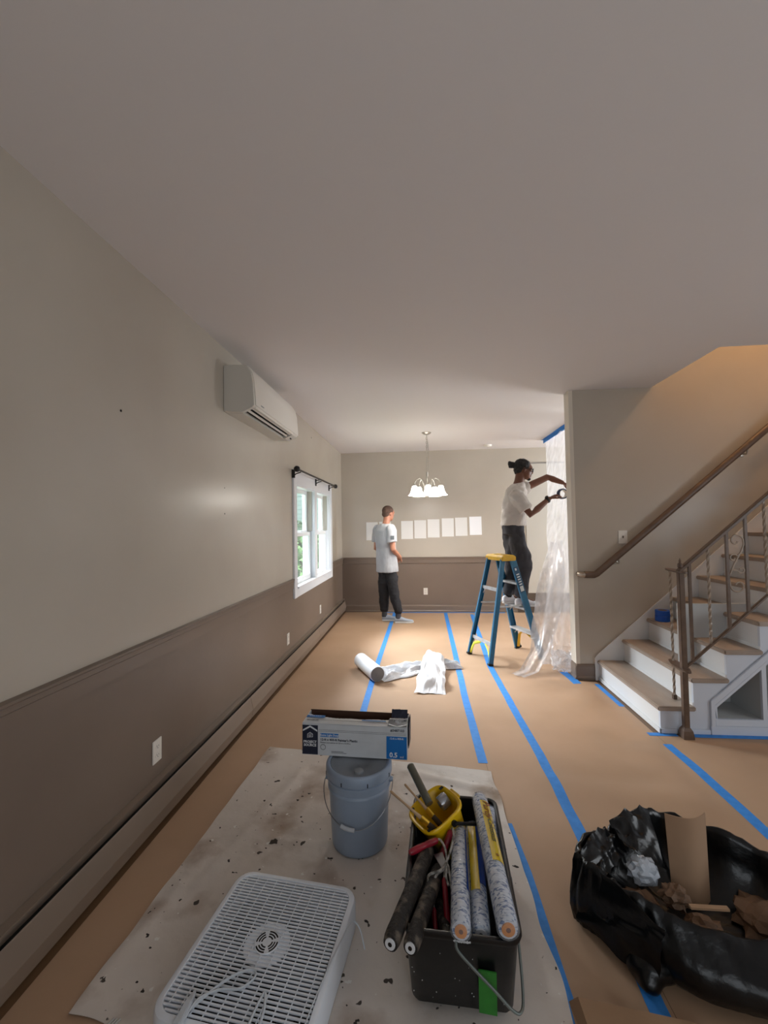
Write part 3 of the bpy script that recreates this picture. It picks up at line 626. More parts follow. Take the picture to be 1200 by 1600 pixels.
M_pl = M_plastic()
def interp(rows, t_):
    for (a, A), (b, B) in zip(rows[:-1], rows[1:]):
        if t_ <= b + 1e-9:
            k = (t_ - a) / (b - a); return [p.lerp(q, k) for p, q in zip(A, B)]
    return rows[-1][1]
V3 = lambda *a: Vector(a)
rows = [(0, [V3(1.955, 6.66, 2.775), V3(1.93, 5.15, 2.775)]), (.28, [V3(1.79, 6.08, 2.0), V3(1.80, 5.08, 2.0)]), (.60, [V3(1.615, 5.52, 1.12), V3(1.64, 4.72, 1.10)]),
        (.78, [V3(1.47, 5.12, .62), V3(1.60, 4.60, .60)]), (.95, [V3(1.33, 4.80, .13), V3(1.58, 4.53, .10)]), (1, [V3(1.28, 4.62, .02), V3(1.56, 4.46, .02)])]
def curtain(u, v):
    L_, R_ = interp(rows, v); p = L_.lerp(R_, u); n_ = V3(-.9, -.43, 0)
    amp = .012 + .05 * v; fold = math.sin(u * 15 + 3 * nz(v * 2, 1) + 1.2) * .5 + nz(u * 7 + v * 3, v * 4, 2) * .9
    p = p + n_ * fold * amp + V3(0, 0, 0)
    if v > .92: p = p + V3(nz(u * 9, v * 30, 3), nz(u * 9, v * 30, 8), 0) * .05
    p.z = max(p.z, ph(p.x, p.y) + .006); return tuple(p)
ps = thing('plastic_sheet', (1.6, 5.2, 0), 'translucent plastic sheet hanging from the ceiling behind the partition and trailing on the floor', 'plastic sheet')
MB().grid(curtain, 44, 90).build('hanging_sheet', M_pl, ps)
frows = [(0, [V3(1.60, 5.45, 1.25), V3(1.63, 5.0, 1.30)]), (.30, [V3(1.36, 5.0, .80), V3(1.56, 4.75, .90)]), (.55, [V3(1.235, 4.80, .45), V3(1.47, 4.66, .55)]), (.78, [V3(1.12, 4.55, .17), V3(1.30, 4.46, .22)]), (.92, [V3(.97, 4.38, .03), V3(1.13, 4.29, .04)]), (1, [V3(.87, 4.32, .012), V3(.98, 4.22, .012)])]
def flap(u, v):
    L_, R_ = interp(frows, v); p = L_.lerp(R_, u) + V3(-.55, -.8, .2) * (.03 * math.sin(u * 9 + v * 4) + .05 * nz(u * 4, v * 7, 6)) * (1 - .6 * v)
    if .2 < v < .7 and u < .2: p = p + V3(-.02, -.02, 0)
    p.z = max(p.z, ph(p.x, p.y) + .008 + .012 * abs(nz(u * 8, v * 20, 2)) * v); return tuple(p)
MB().grid(flap, 24, 60).build('trailing_flap', M_pl, ps)
MB().grid(lambda u, v: (1.36 + .20 * u - .06 * (1 - v) * (1 - u) + .03 * nz(u * 6, v * 8, 1), 4.40 + .26 * v - .10 * u + .02 * nz(v * 9, u * 5, 4), .012 + .14 * v * v + .05 * abs(nz(u * 5, v * 12, 9))), 24, 20).build('bunched_hem', M_pl, ps)
tag(MB().box(1.905, 1.985, 5.1, 6.72, ZC - .0035, ZC - .001).box(1.93, 1.934, 5.1, 6.70, ZC - .055, ZC - .0035).build('ceiling_tape', M_tape, smooth=False), 'blue tape strip on the ceiling holding the plastic sheet', 'tape')

# ------------------------------------------------------------------ outdoors
M_leaf = mat('hedge_leaves', (74, 112, 62), .7, col2=(130, 166, 104), scale=6)
gd = MB().box(-30, -1.62, -6, 34, -.62, -.6); struct('ground_outside', gd, mat('lawn_green', (96, 120, 66), .9, col2=(78, 104, 54), scale=3), smooth=False)
hs = thing('neighbor_house', (-9, 22, -.6), 'pale mint sided house seen through the window', 'house')
M_mint = mat('mint_siding', (196, 218, 208), .7)
MB().box(-14.8, -2.2, 19, 27, -.6, 5.6).build('wall', M_mint, hs, smooth=False)
b = MB()
for i in range(30): b.prism([(18.995, -.5 + i * .2), (18.955, -.5 + i * .2), (18.995, -.31 + i * .2)], 'x', -14.8, -2.2)
tag(b.build('siding_boards', M_mint, hs, smooth=False), kind='stuff')
MB().prism([(18.6, 5.5), (23, 8), (27.4, 5.5)], 'x', -15.2, -1.9).build('roof', mat('grey_shingle', (110, 112, 112), .8), hs, smooth=False)
for i, (x, y, h_, r_) in enumerate(((-2.9, 10.2, 1.9, .8), (-3.9, 13.0, 2.2, 1.1), (-4.9, 15.6, 2.0, 1.1), (-2.9, 17.3, 2.0, .8))):
    t_ = thing('garden_shrub', (x, y, -.6), ['nearest leafy green shrub seen through the window', 'second leafy shrub outside the window', 'third leafy shrub outside the window', 'farthest leafy shrub outside the window'][i], 'shrub', 'shrubs outside the window')
    m = MB(); random.seed(i)
    for k in range(1500):
        a, b_, rr = random.uniform(0, 2 * PI), random.uniform(-1, 1), random.uniform(.6, 1) ** .5
        c_ = Vector((x + r_ * rr * math.cos(a) * math.sqrt(1 - b_ * b_), y + r_ * rr * math.sin(a) * math.sqrt(1 - b_ * b_), -.6 + h_ / 2 + .1 + h_ / 2 * b_ * rr))
        q_ = Quaternion((random.gauss(0, 1), random.gauss(0, 1), random.gauss(0, 1), random.gauss(0, 1))).normalized().to_matrix(); s_ = .09
        m.add([tuple(c_ + q_ @ Vector(w_) * s_) for w_ in ((-1, 0, 0), (0, .5, .1), (1, 0, 0), (0, -.5, .1))], [(0, 1, 2, 3)])
    tag(m.build('foliage', M_leaf, t_, smooth=False), kind='stuff')
    MB().tube([(x, y, -.6), (x, y, h_ * .4)], .06, 8).build('stem', mat('bark', (96, 78, 60), .9), t_)

# ------------------------------------------------------------------ bucket and box
BX, BY = -.312, 2.045; b0 = .009
bk = thing('paint_bucket', (BX, BY, b0), 'blue-grey plastic five gallon bucket with lid, under the white box', 'bucket')
M_bk = mat('blue_grey_plastic', (150, 165, 184), .36, col2=(142, 156, 175), scale=5); M_lid = mat('grey_lid_plastic', (136, 142, 149), .45, col2=(124, 130, 137), scale=9)
MB().lathe([(.001, 0), (.122, 0), (.130, .006), (.132, .02), (.143, .262), (.149, .264), (.149, .272), (.1445, .276), (.1455, .300), (.151, .302), (.151, .312), (.146, .316), (.147, .335), (.143, .34), (.001, .34)], (BX, BY, b0), 48).build('body', M_bk, bk, thr=50)
MB().lathe([(.149, .322), (.156, .324), (.158, .330), (.157, .360), (.153, .368), (.146, .371), (.141, .369), (.139, .3665), (.1355, .3665)], (BX, BY, b0), 48).build('lid_rim', M_bk, bk, thr=50)
MB().lathe([(.1395, .3655), (.1375, .3655), (.135, .355), (.1355, .3665)], (BX, BY, b0), 48).build('rim_groove', M_dark, bk)
MB().lathe([(.001, .362), (.06, .362), (.062, .364), (.120, .364), (.134, .366), (.1345, .355), (.001, .355)], (BX, BY, b0), 48).build('lid', M_lid, bk, thr=50)
MB().lathe([(.001, .374), (.018, .374), (.021, .372), (.022, .364), (.001, .364)], (BX + .012, BY - .092, b0), 24).build('pour_cap', mat('grey_cap', (136, 140, 144), .4), bk)
for a in (-112, -68, -20, -160):
    m = MB(); m.T = RZ(math.radians(a), (BX, BY, 0)) ; m.box(BX + .1565, BX + .159, BY - .002, BY + .002, b0 + .326, b0 + .343); m.build('rim_slit', M_dark, bk, smooth=False)
pts = []
for i in range(25):
    t_ = i / 24; a = PI * t_; x = -math.cos(a) * .162; s_ = math.sin(a)
    pts.append((BX + x, BY - .012 - .150 * s_ ** .7, b0 + .285 - .135 * s_ ** 1.25))
MB().tube(pts, .0022, 6).build('bail_wire', M_wire, bk)
MB().tube([pts[9], pts[10], pts[11], pts[12]], .0085, 10).build('bail_grip', mat('white_grip', (196, 200, 206), .4), bk)
for s_ in (-1, 1): 
    m = MB(); m.T = frame((BX + s_ * .146, BY, b0 + .285), (0, 1, 0), (0, 0, 1), (1, 0, 0)); m.lathe([(.001, s_ * .016), (.010, s_ * .016), (.014, 0), (.001, 0)], n=12).build('bail_ear', M_bk, bk)

bz = b0 + .3725; T0 = Matrix.Translation((-.338, 2.06, bz)) @ Matrix.Rotation(math.radians(.8), 4, 'Y') @ Matrix.Rotation(math.radians(-1.5), 4, 'Z')
bw, bd, bhh = .515, .150, .150
bo = thing('cardboard_box', (-.338, 2.06, bz), 'torn white printed cardboard box balanced on the bucket lid', 'box')
M_bw = mat('printed_white_card', (206, 210, 214), .5, col2=(198, 202, 206), scale=12); M_nv = mat('navy_print', (20, 30, 52), .5); M_bl = mat('blue_print', (10, 110, 186), .5); M_tx = mat('dark_text_print', (40, 46, 60), .6); M_wt = mat('white_text_print', (224, 228, 232), .5); M_br = mat('brown_card_inside', (70, 44, 28), .85)
def bx(nm, m, *b, smooth=False, mb=None):
    q = MB(); q.T = T0; q.box(*b); return q.build(nm, m, bo, smooth=smooth)
h = bw / 2; th = .003
bx('front_panel', M_bw, -h, h, 0, th, 0, bhh)
bx('back_panel', M_br, -h, h, bd - th, bd, 0, bhh + .004)
for s_ in (-1, 1): bx('end_panel', M_bw, min(s_ * h, s_ * (h - th)), max(s_ * h, s_ * (h - th)), th, bd - th, 0, bhh)
bx('bottom_panel', M_br, -h + th, h - th, th, bd - th, 0, th)
# top flap, sagging, with a torn edge
def topf(u, v):
    x = -h + u * bw; tear = .082 + .022 * (1 - sm_(0, .12, u)) + .004 * nz(u * 60, 1) + .012 * nz(u * 5, 3)
    if u > .82: tear = .105 + .006 * nz(u * 40, 5)
    y = .0 + v * tear; z = bhh + .002 + (-.006 * math.sin(PI * u) - .003) * v
    return (x, y, z)
q = MB(); q.T = T0; q.grid(topf, 90, 6); top = q.build('top_flap', M_bw, bo, solid=.002)
def topr(u, v):
    x = h - .085 + u * .080; return (x, .105 + .028 * v + .006 * nz(u * 9, v * 3), bhh + .0 + .030 * v + .004 * nz(u * 12, 2))
q = MB(); q.T = T0; q.grid(topr, 12, 4); fl2 = q.build('torn_corner_flap', M_nv, bo, solid=.002)
q = MB(); q.T = T0
for i in range(3): q.add([(h - .002 + .004 * i, .03, .04), (h + .002 + .004 * i, .12, .04), (h + .003 + .004 * i, .115, bhh + .018), (h - .001 + .004 * i, .04, bhh - .004)], [(0, 1, 2, 3)])
q.build('side_flap', M_nv, bo, smooth=False, solid=.0012)
FT = T0 @ frame((0, -.0006, 0), (1, 0, 0), (0, 0, 1), (0, -1, 0))     # front face: x right, y up
def TP(x, y): return T0 @ frame((x, y, bhh + .0062), (1, 0, 0), (0, 1, -.04), (0, .04, 1))
def patch(nm, m, T, x0, x1, y0, y1, par=bo):
    q = MB(); q.T = T; q.box(x0, x1, y0, y1, -.0002, .0003); return q.build(nm, m, par, smooth=False)
patch('navy_patch', M_nv, FT, -h, -h + .078, .002, bhh * .95); patch('blue_patch', M_bl, FT, h - .100, h - .002, .002, .108)
def chev(T, sgn=1, m=M_wt, par=bo, s=1.0):
    q = MB(); q.T = T
    q.add([(-.036 * s, -.002 * s, 0), (0, .018 * s, 0), (.036 * s, -.002 * s, 0), (.036 * s, .006 * s, 0), (0, .027 * s, 0), (-.036 * s, .006 * s, 0)], [(0, 1, 4, 5), (1, 2, 3, 4)])
    q.build('chevron_mark', m, par, smooth=False, solid=.0004)
def houselogo(T):
    q = MB(); q.T = T; P_ = [(-.016, -.016), (-.016, .006), (0, .017), (.016, .006), (.016, -.010), (-.004, -.010), (-.004, -.004), (.008, -.004), (.009, .002), (0, .009), (-.009, .002), (-.009, -.016)]
    q.tube([(x, y, 0) for x, y in P_[:6]], .0018, 4).tube([(x, y, 0) for x, y in [(-.007, -.016), (-.007, .002), (0, .008), (.007, .003), (.007, -.003), (-.004, -.003)]], .0014, 4).build('house_logo', M_wt, bo, smooth=False)
NT = FT @ Matrix.Translation((-h + .039, .102, .0006)); chev(NT @ Matrix.Translation((0, .012, 0))); houselogo(NT @ Matrix.Translation((0, -.008, 0)) @ Matrix.Scale(.8, 4))
lt = lambda b_, sz, x, y, m, T=FT, al='CENTER', bo_=0.0, nm='lettering', sx=1: text(b_, sz, T @ Matrix.Translation((x, y, .0008)), nm, m, bo, al, .0002, bo_, sx)
lt('PROJECT', .0165, -h + .039, .062, M_wt, bo_=.0005); lt('SOURCE', .0165, -h + .039, .046, M_wt, bo_=.0005)
patch('light_duty_panel', M_bl, FT, -h + .090, -h + .180, .089, .106); lt('Extra Light Duty', .0135, -h + .135, .0975, M_wt, bo_=.0003)
lt("12-ft x 400-ft Painter's Plastic", .0155, -h + .090, .076, M_tx, al='LEFT', bo_=.0004)
lt('Plastique pour peintres de 3,65 m x 121,92 m', .0090, -h + .090, .062, M_tx, al='LEFT', bo_=.0001, sx=.9)
lt('12-ft x 400-ft', .0125, h - .051, .098, M_wt, bo_=.0002); lt('0.5', .032, h - .066, .020, M_wt, bo_=.0008); lt('mil', .015, h - .026, .013, M_wt)
q = MB(); q.T = FT @ Matrix.Translation((-h + .104, .040, .0005)); q.lathe([(.0115, 0), (.0115, .0003), (.0135, .0003), (.0135, 0)], n=20); q.build('round_mark', M_tx, bo, smooth=False)
for y, x0, x1 in ((.020, .145, .205), (.014, .145, .22)): patch('small_print', M_tx, FT, -h + x0, -h + x1, y, y + .0016)
for y in (.122, .115): patch('printed_line', M_tx, FT, -h + .082, h - .006, y, y + .0008)
lt('#3487103', .0165, h - .047, .136, M_tx, bo_=.0004)
# top face print (upside down towards the viewer)
UT = lambda x, y: T0 @ frame((x, y, bhh + .0070 - y * .04), (-1, 0, 0), (0, -1, .04), (0, .04, 1))
patch('navy_patch', M_nv, TP(0, 0), h - .095, h - .003, .004, .078); patch('blue_patch', M_bl, TP(0, 0), -h + .002, -h + .095, .060, .086)
chev(UT(h - .048, .022), s=1.2); houselogo(UT(h - .048, .047) @ Matrix.Scale(.8, 4)); 
text('PROJECT', .0135, UT(h - .048, .066) @ Matrix.Translation((0, 0, .001)), 'lettering', M_wt, bo); text('SOURCE', .0135, UT(h - .048, .077) @ Matrix.Translation((0, 0, .001)), 'lettering', M_wt, bo)
text('12-ft x 400-ft', .012, UT(-h + .048, .073) @ Matrix.Translation((0, 0, .001)), 'lettering', M_wt, bo); text('#3487103', .014, UT(-h + .045, .025) @ Matrix.Translation((0, 0, .001)), 'lettering', M_tx, bo, bold=.0003)
patch('blue_patch', M_bl, TP(0, 0), .03, .15, .045, .056)
for y in (.030, .036): patch('printed_line', M_tx, TP(0, 0), -h + .01, h - .10, y, y + .0007)

# ------------------------------------------------------------------ box fan
FC = (-.533, 1.412); FA = -.125; fz = .010
fn = thing('box_fan', (FC[0], FC[1], fz), 'white box fan lying flat on the drop cloth', 'fan')
M_fan = mat('white_fan_plastic', (228, 234, 242), .35, bump=.03, bscale=30); M_fanb = mat('grey_fan_blade', (92, 98, 108), .4)
FW, FH, FTk, FR = .245, .265, .108, .062
FTm = RZ(0) @ Matrix.Translation((FC[0], FC[1], fz)) @ Matrix.Rotation(FA, 4, 'Z')
def rr(hw, hh, r, z, n=7):
    p = []
    for cx_, cy_, a0_ in ((hw - r, hh - r, 0), (-hw + r, hh - r, PI / 2), (-hw + r, -hh + r, PI), (hw - r, -hh + r, 1.5 * PI)):
        for k in range(n): a = a0_ + PI / 2 * k / (n - 1); p.append((cx_ + r * math.cos(a), cy_ + r * math.sin(a), z))
    return p
q = MB(); q.T = FTm
q.loft([rr(FW - .018, FH - .018, FR - .014, .004), rr(FW - .002, FH - .002, FR, 0), rr(FW, FH, FR, .01), rr(FW, FH, FR, FTk - .016), rr(FW - .004, FH - .004, FR - .003, FTk - .004), rr(FW - .012, FH - .012, FR - .008, FTk), rr(FW - .021, FH - .021, FR - .014, FTk), rr(FW - .024, FH - .024, FR - .016, FTk - .006), rr(FW - .026, FH - .026, FR - .018, .01), rr(FW - .02, FH - .02, FR - .014, .003)], False, False)
q.build('housing', M_fan, fn, thr=35)
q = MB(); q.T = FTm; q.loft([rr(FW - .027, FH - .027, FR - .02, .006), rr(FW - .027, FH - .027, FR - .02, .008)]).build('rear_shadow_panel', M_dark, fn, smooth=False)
def halfw(y, hw=FW - .0235, hh=FH - .0235, r=FR - .016):
    if abs(y) <= hh - r: return hw
    d_ = abs(y) - (hh - r); return hw - r + math.sqrt(max(0, r * r - d_ * d_))
NB = 38
slat = None
for i in range(NB):
    y = -(FH - .030) + (2 * FH - .060) * i / (NB - 1); w_ = halfw(y)
    q = MB(); q.T = FTm @ Matrix.Translation((0, y, FTk - .004)); q.box(-w_, w_, -.0026, .0026, -.0012, .003); q.build('grille_slat', M_fan, fn, smooth=False)
for i in range(11):
    x = -(FW - .026) * .90 + (FW - .026) * 1.8 * i / 10
    w_ = FH - .026 if abs(x) < FW - FR else FH - .045
    q = MB(); q.T = FTm @ Matrix.Translation((x, 0, FTk - .006)); q.box(-.0011, .0011, -w_, w_, .0005, .0055); q.build('grille_rib', M_fan, fn, smooth=False)
q = MB(); q.T = FTm @ Matrix.Translation((0, 0, FTk - .0095)); q.lathe([(.001, 0), (.074, 0), (.076, .003), (.074, .005), (.001, .005)], n=36).build('motor_cover', M_fan, fn)
q = MB(); q.T = FTm @ Matrix.Translation((0, 0, FTk - .003)); q.lathe([(.001, .0), (.040, .0), (.041, .003), (.040, .0045), (.001, .0045)], n=32); md = q.build('medallion', M_fan, fn)
for r0 in (.018, .0265, .035):
    for k in range(4):
        a_, b_ = PI / 2 * k + .22 + .4, PI / 2 * (k + 1) - .22 + .4; q = MB(); q.T = FTm @ Matrix.Translation((0, 0, FTk + .0018)); n = 8
        q.add([(r * math.cos(a_ + (b_ - a_) * i / n), r * math.sin(a_ + (b_ - a_) * i / n), 0) for i in range(n + 1) for r in (r0 - .0022, r0 + .0022)], [(2 * i, 2 * i + 1, 2 * i + 3, 2 * i + 2) for i in range(n)]); q.build('medallion_slot', M_dark, md, smooth=False, solid=.0006)
for k in range(5):
    a = 2 * PI * k / 5 + .75; q = MB(); q.T = FTm @ Matrix.Rotation(a, 4, 'Z') @ Matrix.Translation((0, 0, .055))
    q.grid(lambda u, v: ((.055 + .155 * u) * math.cos((v - .5) * (.65 + .30 * u)), (.055 + .155 * u) * math.sin((v - .5) * (.65 + .30 * u)), .022 * (v - .5) * 2), 6, 6).build('fan_blade', M_fanb, fn, solid=.002)
q = MB(); q.T = FTm; q.lathe([(.001, .085), (.05, .085), (.058, .075), (.058, .03), (.001, .03)], n=24).build('hub', M_fanb, fn)
zc = fz + FTk + .006
cw = mat('white_cord', (196, 202, 208), .4)
def spl(pts, n=6):
    P = [Vector(p) for p in pts]; out = []
    for i in range(len(P) - 1):
        p0, p1, p2, p3 = P[max(i - 1, 0)], P[i], P[i + 1], P[min(i + 2, len(P) - 1)]
        for k in range(n):
            t_ = k / n; out.append(.5 * ((2 * p1) + (-p0 + p2) * t_ + (2 * p0 - 5 * p1 + 4 * p2 - p3) * t_ * t_ + (-p0 + 3 * p1 - 3 * p2 + p3) * t_ ** 3))
    return out + [P[-1]]
MB().tube(spl([(-.70, 1.17, zc), (-.66, 1.225, zc + .004), (-.60, 1.285, zc + .008), (-.545, 1.313, zc + .006), (-.528, 1.295, zc + .003), (-.56, 1.262, zc + .002), (-.62, 1.252, zc + .004), (-.67, 1.22, zc + .006), (-.685, 1.16, zc + .002)]), .0045, 8, flat=.7).build('power_cord', cw, fn)
MB().tube(spl([(-.345, 1.16, zc), (-.335, 1.23, zc), (-.31, 1.34, zc), (-.285, 1.43, zc + .002), (-.262, 1.50, zc - .002), (-.235, 1.505, zc - .03), (-.215, 1.48, .05)]), .0022, 6).build('power_cord', cw, fn)
MB().tube(spl([(-.50, 1.16, zc), (-.488, 1.215, zc + .012), (-.475, 1.24, zc + .02), (-.465, 1.20, zc + .01), (-.47, 1.15, zc)]), .004, 6).build('power_cord', cw, fn)
MB().loft([[(x + dx, y, z) for dx, z in ((-.012, zc - .004), (.012, zc - .004), (.010, zc + .016), (-.010, zc + .016))] for x, y in ((-.695, 1.15), (-.69, 1.21))] + [[(-.69 + dx, 1.245, z) for dx, z in ((-.003, zc), (.003, zc), (.003, zc + .008), (-.003, zc + .008))]]).build('plug', cw, fn, smooth=False, bevel=.002)
q = MB()
for i in range(3): q.tube([(-.958 + .010 * i, 1.262, .007), (-.985 + .010 * i, 1.20, .007), (-1.01 + .010 * i, 1.08, .007)], .0045, 6)
tag(q.build('flat_cord', mat('white_flat_cord', (190, 188, 182), .5)), 'flat white three strand cord coming out from under the drop cloth corner', 'cord')

# ------------------------------------------------------------------ black tool bin
BN = (.117, 1.638, .012); BA = -.055
bn = thing('roller_bin', BN, 'black rectangular roller bin with wheels and green tape, holding painting tools', 'bin')
BT = Matrix.Translation(BN) @ Matrix.Rotation(BA, 4, 'Z')
M_bin = mat('black_bin_plastic', (8, 9, 11), .32, col2=(10, 11, 13), bump=.06, bscale=30)
def rrz(hw, hh, r, z): return rr(hw, hh, r, z, 6)
q = MB(); q.T = BT
q.loft([rrz(.150, .300, .03, .028), rrz(.155, .305, .035, .034), rrz(.172, .322, .04, .245), rrz(.180, .330, .045, .247), rrz(.183, .333, .048, .256), rrz(.180, .330, .045, .264), rrz(.172, .322, .04, .266), rrz(.166, .316, .035, .262), rrz(.150, .300, .03, .045)], True, True)
q.build('tub', M_bin, bn, thr=50)
for sx_ in (-1, 1):
    for sy_ in (-1, 1):
        q = MB(); q.T = BT @ Matrix.Translation((sx_ * .115, sy_ * .268, .014)) @ Matrix.Rotation(PI / 2, 4, 'Y'); q.lathe([(.001, -.022), (.012, -.022), (.014, -.016), (.014, .016), (.012, .022), (.001, .022)], n=14).build('wheel', M_black, bn)
q = MB(); q.T = BT @ frame((.075, -.326, .046), (1, 0, -.06), (.0, -.035, 1), (0, -1, .035)); q.box(-.026, .026, .0, .125, -.004, .0012).build('green_tape', mat('green_tape', (48, 132, 44), .55, col2=(42, 120, 40), scale=30), bn, smooth=False)
q = MB(); q.T = BT; q.tube(spl([(-.015, -.336, .250), (-.01, -.345, .235), (.03, -.352, .20), (.09, -.358, .15), (.14, -.362, .105), (.165, -.35, .09), (.178, -.31, .095), (.184, -.22, .14), (.186, -.12, .20), (.184, -.06, .235)], 5), .0042, 8).build('bail_handle', mat('grey_wire', (130, 140, 138), .35, metal=.7), bn)
random.seed(9); M_sp = mat('white_paint_splash', (206, 210, 212), .5)
q = MB(); q.T = BT
for i in range(46):
    if i < 16: c_ = Vector((random.uniform(-.15, .16), -.331 + .0, random.uniform(.05, .235))); c_.y = -.302 - .024 * (c_.z - .03) / .215 - .0025; a_, b_ = Vector((1, 0, 0)), Vector((0, -.11, 1)).normalized()
    else: c_ = Vector((-.1525, random.uniform(-.2, .26), random.uniform(.10, .255))); c_.x = -.150 - .016 * (c_.z - .045) / .217 + .0015; a_, b_ = Vector((0, 1, 0)), Vector((-.07, 0, 1)).normalized()
    w_, h_ = random.uniform(.0006, .0022), random.uniform(.001, .0022) if i < 16 else random.uniform(.004, .022)
    n_ = a_.cross(b_)
    q.add([tuple(c_ + a_ * w_ * math.cos(k) + b_ * h_ * math.sin(k)) for k in [PI / 3 * j + .3 for j in range(6)]], [tuple(range(6))])
for i in range(14): q.add([tuple(Vector((-.02 + .0035 * i, -.334, .252)) + Vector((.003 * math.cos(k), -.0005, .004 * math.sin(k) * random.uniform(.3, 1.3)))) for k in [PI / 3 * j for j in range(6)]], [tuple(range(6))])
tag(q.build('paint_splash', M_sp, bn, smooth=False, solid=.0006), kind='stuff')

# new roller covers in clear wrap
def M_nap():
    m = bpy.data.materials.new('white_blue_roller_nap'); m.use_nodes = True; nt = m.node_tree; N = nt.nodes; L = nt.links; b = N['Principled BSDF']
    b.inputs['Roughness'].default_value = .7; b.inputs['Coat Weight'].default_value = .7; b.inputs['Coat Roughness'].default_value = .12
    tc = N.new('ShaderNodeTexCoord'); mp = N.new('ShaderNodeMapping'); mp.inputs['Scale'].default_value = (.55, 1.5, 1.2); L.new(tc.outputs['Object'], mp.inputs[0])
    n = N.new('ShaderNodeTexNoise'); n.inputs['Scale'].default_value = 75; n.inputs['Detail'].default_value = 3; n.inputs['Distortion'].default_value = .8; L.new(mp.outputs[0], n.inputs['Vector'])
    r = N.new('ShaderNodeValToRGB'); r.color_ramp.elements[0].position = .50; r.color_ramp.elements[1].position = .60; r.color_ramp.elements[0].color = (*lin((206, 214, 226)), 1); r.color_ramp.elements[1].color = (*lin((78, 104, 152)), 1)
    L.new(n.outputs[0], r.inputs[0]); L.new(r.outputs[0], b.inputs['Base Color'])
    n2 = N.new('ShaderNodeTexNoise'); n2.inputs['Scale'].default_value = 38; n2.inputs['Detail'].default_value = 3; L.new(mp.outputs[0], n2.inputs['Vector'])
    bp = N.new('ShaderNodeBump'); bp.inputs['Strength'].default_value = .9; bp.inputs['Distance'].default_value = .01; L.new(n2.outputs[0], bp.inputs['Height']); L.new(bp.outputs[0], b.inputs['Normal']); L.new(bp.outputs[0], b.inputs['Coat Normal'])
    return m
M_n = M_nap(); M_wrap = mat('clear_wrap', (225, 232, 240), .08, alpha=.16, bump=.9, bscale=55, spec=.9)
M_yl = mat('yellow_sleeve_print', (212, 184, 22), .25, coat=.5); M_bll = mat('blue_sleeve_print', (34, 66, 142), .25, coat=.5); M_og = mat('orange_core', (214, 132, 30), .5)
def cover(name, p0, p1, r, label, labels=(), orange=True, txt=None, nap=None, wrap=True, cat='roller cover', group='roller covers in the black bin'):
    p0, p1 = Vector(p0), Vector(p1); t_ = thing(name, tuple(p0), label, cat, group); ax = (p1 - p0).normalized(); L_ = (p1 - p0).length
    n = 22; pts = [p0.lerp(p1, i / n) for i in range(n + 1)]; rad = [r * (1 + .03 * nz(i * .9, r * 99, p0.x * 9)) for i in range(n + 1)]; rad[0] *= .86; rad[-1] *= .86
    MB().tube(pts, rad, 18).build('nap_sleeve', nap or M_n, t_)
    MB().tube([p0 - ax * .004, p0 + ax * .006], r * .60, 16).build('core_end', M_og if orange else M_wt, t_)
    if not orange or True: MB().tube([p0 - ax * .0046, p0 - ax * .003], r * .22 if orange else r * .25, 10).build('core_hole', mat('brown_core_hole', (110, 58, 18), .7) if orange else M_blkmet, t_)
    if wrap:
        MB().tube([p0 - ax * .012] + pts + [p1 + ax * .02], [r * .5] + [r * 1.05 * (1 + .03 * nz(i * 1.3, 5, p0.x * 30)) for i in range(n + 1)] + [r * .45], 18).build('clear_wrap', M_wrap, t_)
    up = Vector((0, 0, 1)); up = (up - ax * up.dot(ax)).normalized(); sd_ = ax.cross(up)   # sd_: to the left seen from near end
    for (l0, l1, a0_, a1_, m) in labels:
        q = MB(); R_ = r * 1.075; k_ = 8
        q.grid(lambda u, v: tuple(p0 + ax * (L_ * (l0 + (l1 - l0) * v)) + (up * math.cos(a0_ + (a1_ - a0_) * u) + sd_ * math.sin(a0_ + (a1_ - a0_) * u)) * R_), k_, 6); q.build('printed_label', m, t_)
    if txt:
        for (s_, l_, sz, a_, m) in txt:
            nrm = up * math.cos(a_) + sd_ * math.sin(a_); yv = nrm.cross(-ax)
            text(s_, sz, frame(p0 + ax * L_ * l_ + nrm * r * 1.11, -ax, yv, nrm), 'lettering', m, t_, depth=.0003, bold=.0003)
    return t_
M_red = mat('dark_red_text', (124, 42, 16), .5)
cover('roller_cover', (.098, 1.292, .306), (.135, 1.765, .262), .030, 'wrapped blue-flecked roller cover with an orange end, leftmost of the new ones in the bin', [(.28, .95, .75, 1.9, M_bll)])
cover('roller_cover', (.162, 1.345, .250), (.196, 1.82, .235), .030, 'new roller cover with blue and yellow print, second from left of the wrapped ones', [(.33, .98, .25, 1.15, M_bll), (.27, .98, -.75, .25, M_yl)], orange=False)
cover('roller_cover', (.236, 1.300, .312), (.236, 1.90, .305), .0325, 'wrapped roller cover with a long yellow printed label, in the black bin', [(.36, .90, -.20, 1.15, M_yl)],
      txt=[('Purdy', .80, .044, .42, M_red), ('Colossus', .61, .033, .46, M_tx), ('o', .40, .022, .42, M_red)])
cover('roller_cover', (.256, 1.50, .175), (.276, 1.895, .262), .027, 'new blue-flecked roller cover lying lowest against the right wall of the bin', [(.1, .95, -.7, -.3, M_bll)], orange=False)
M_dirty = mat('paint_caked_nap', (104, 94, 82), .7, col2=(30, 26, 23), scale=22, lo=.36, hi=.50, bump=.8, bscale=55)
cover('used_roller_cover', (-.108, 1.262, .285), (.01, 1.66, .262), .0255, 'grimy used roller cover sticking out farthest over the left corner of the bin', orange=False, nap=M_dirty, wrap=False, group='used rollers in the black bin')
cover('used_roller_cover', (-.050, 1.262, .278), (.045, 1.60, .235), .0245, 'grimy used roller cover beside the outermost one, nearer the middle of the bin', orange=False, nap=M_dirty, wrap=False, group='used rollers in the black bin')
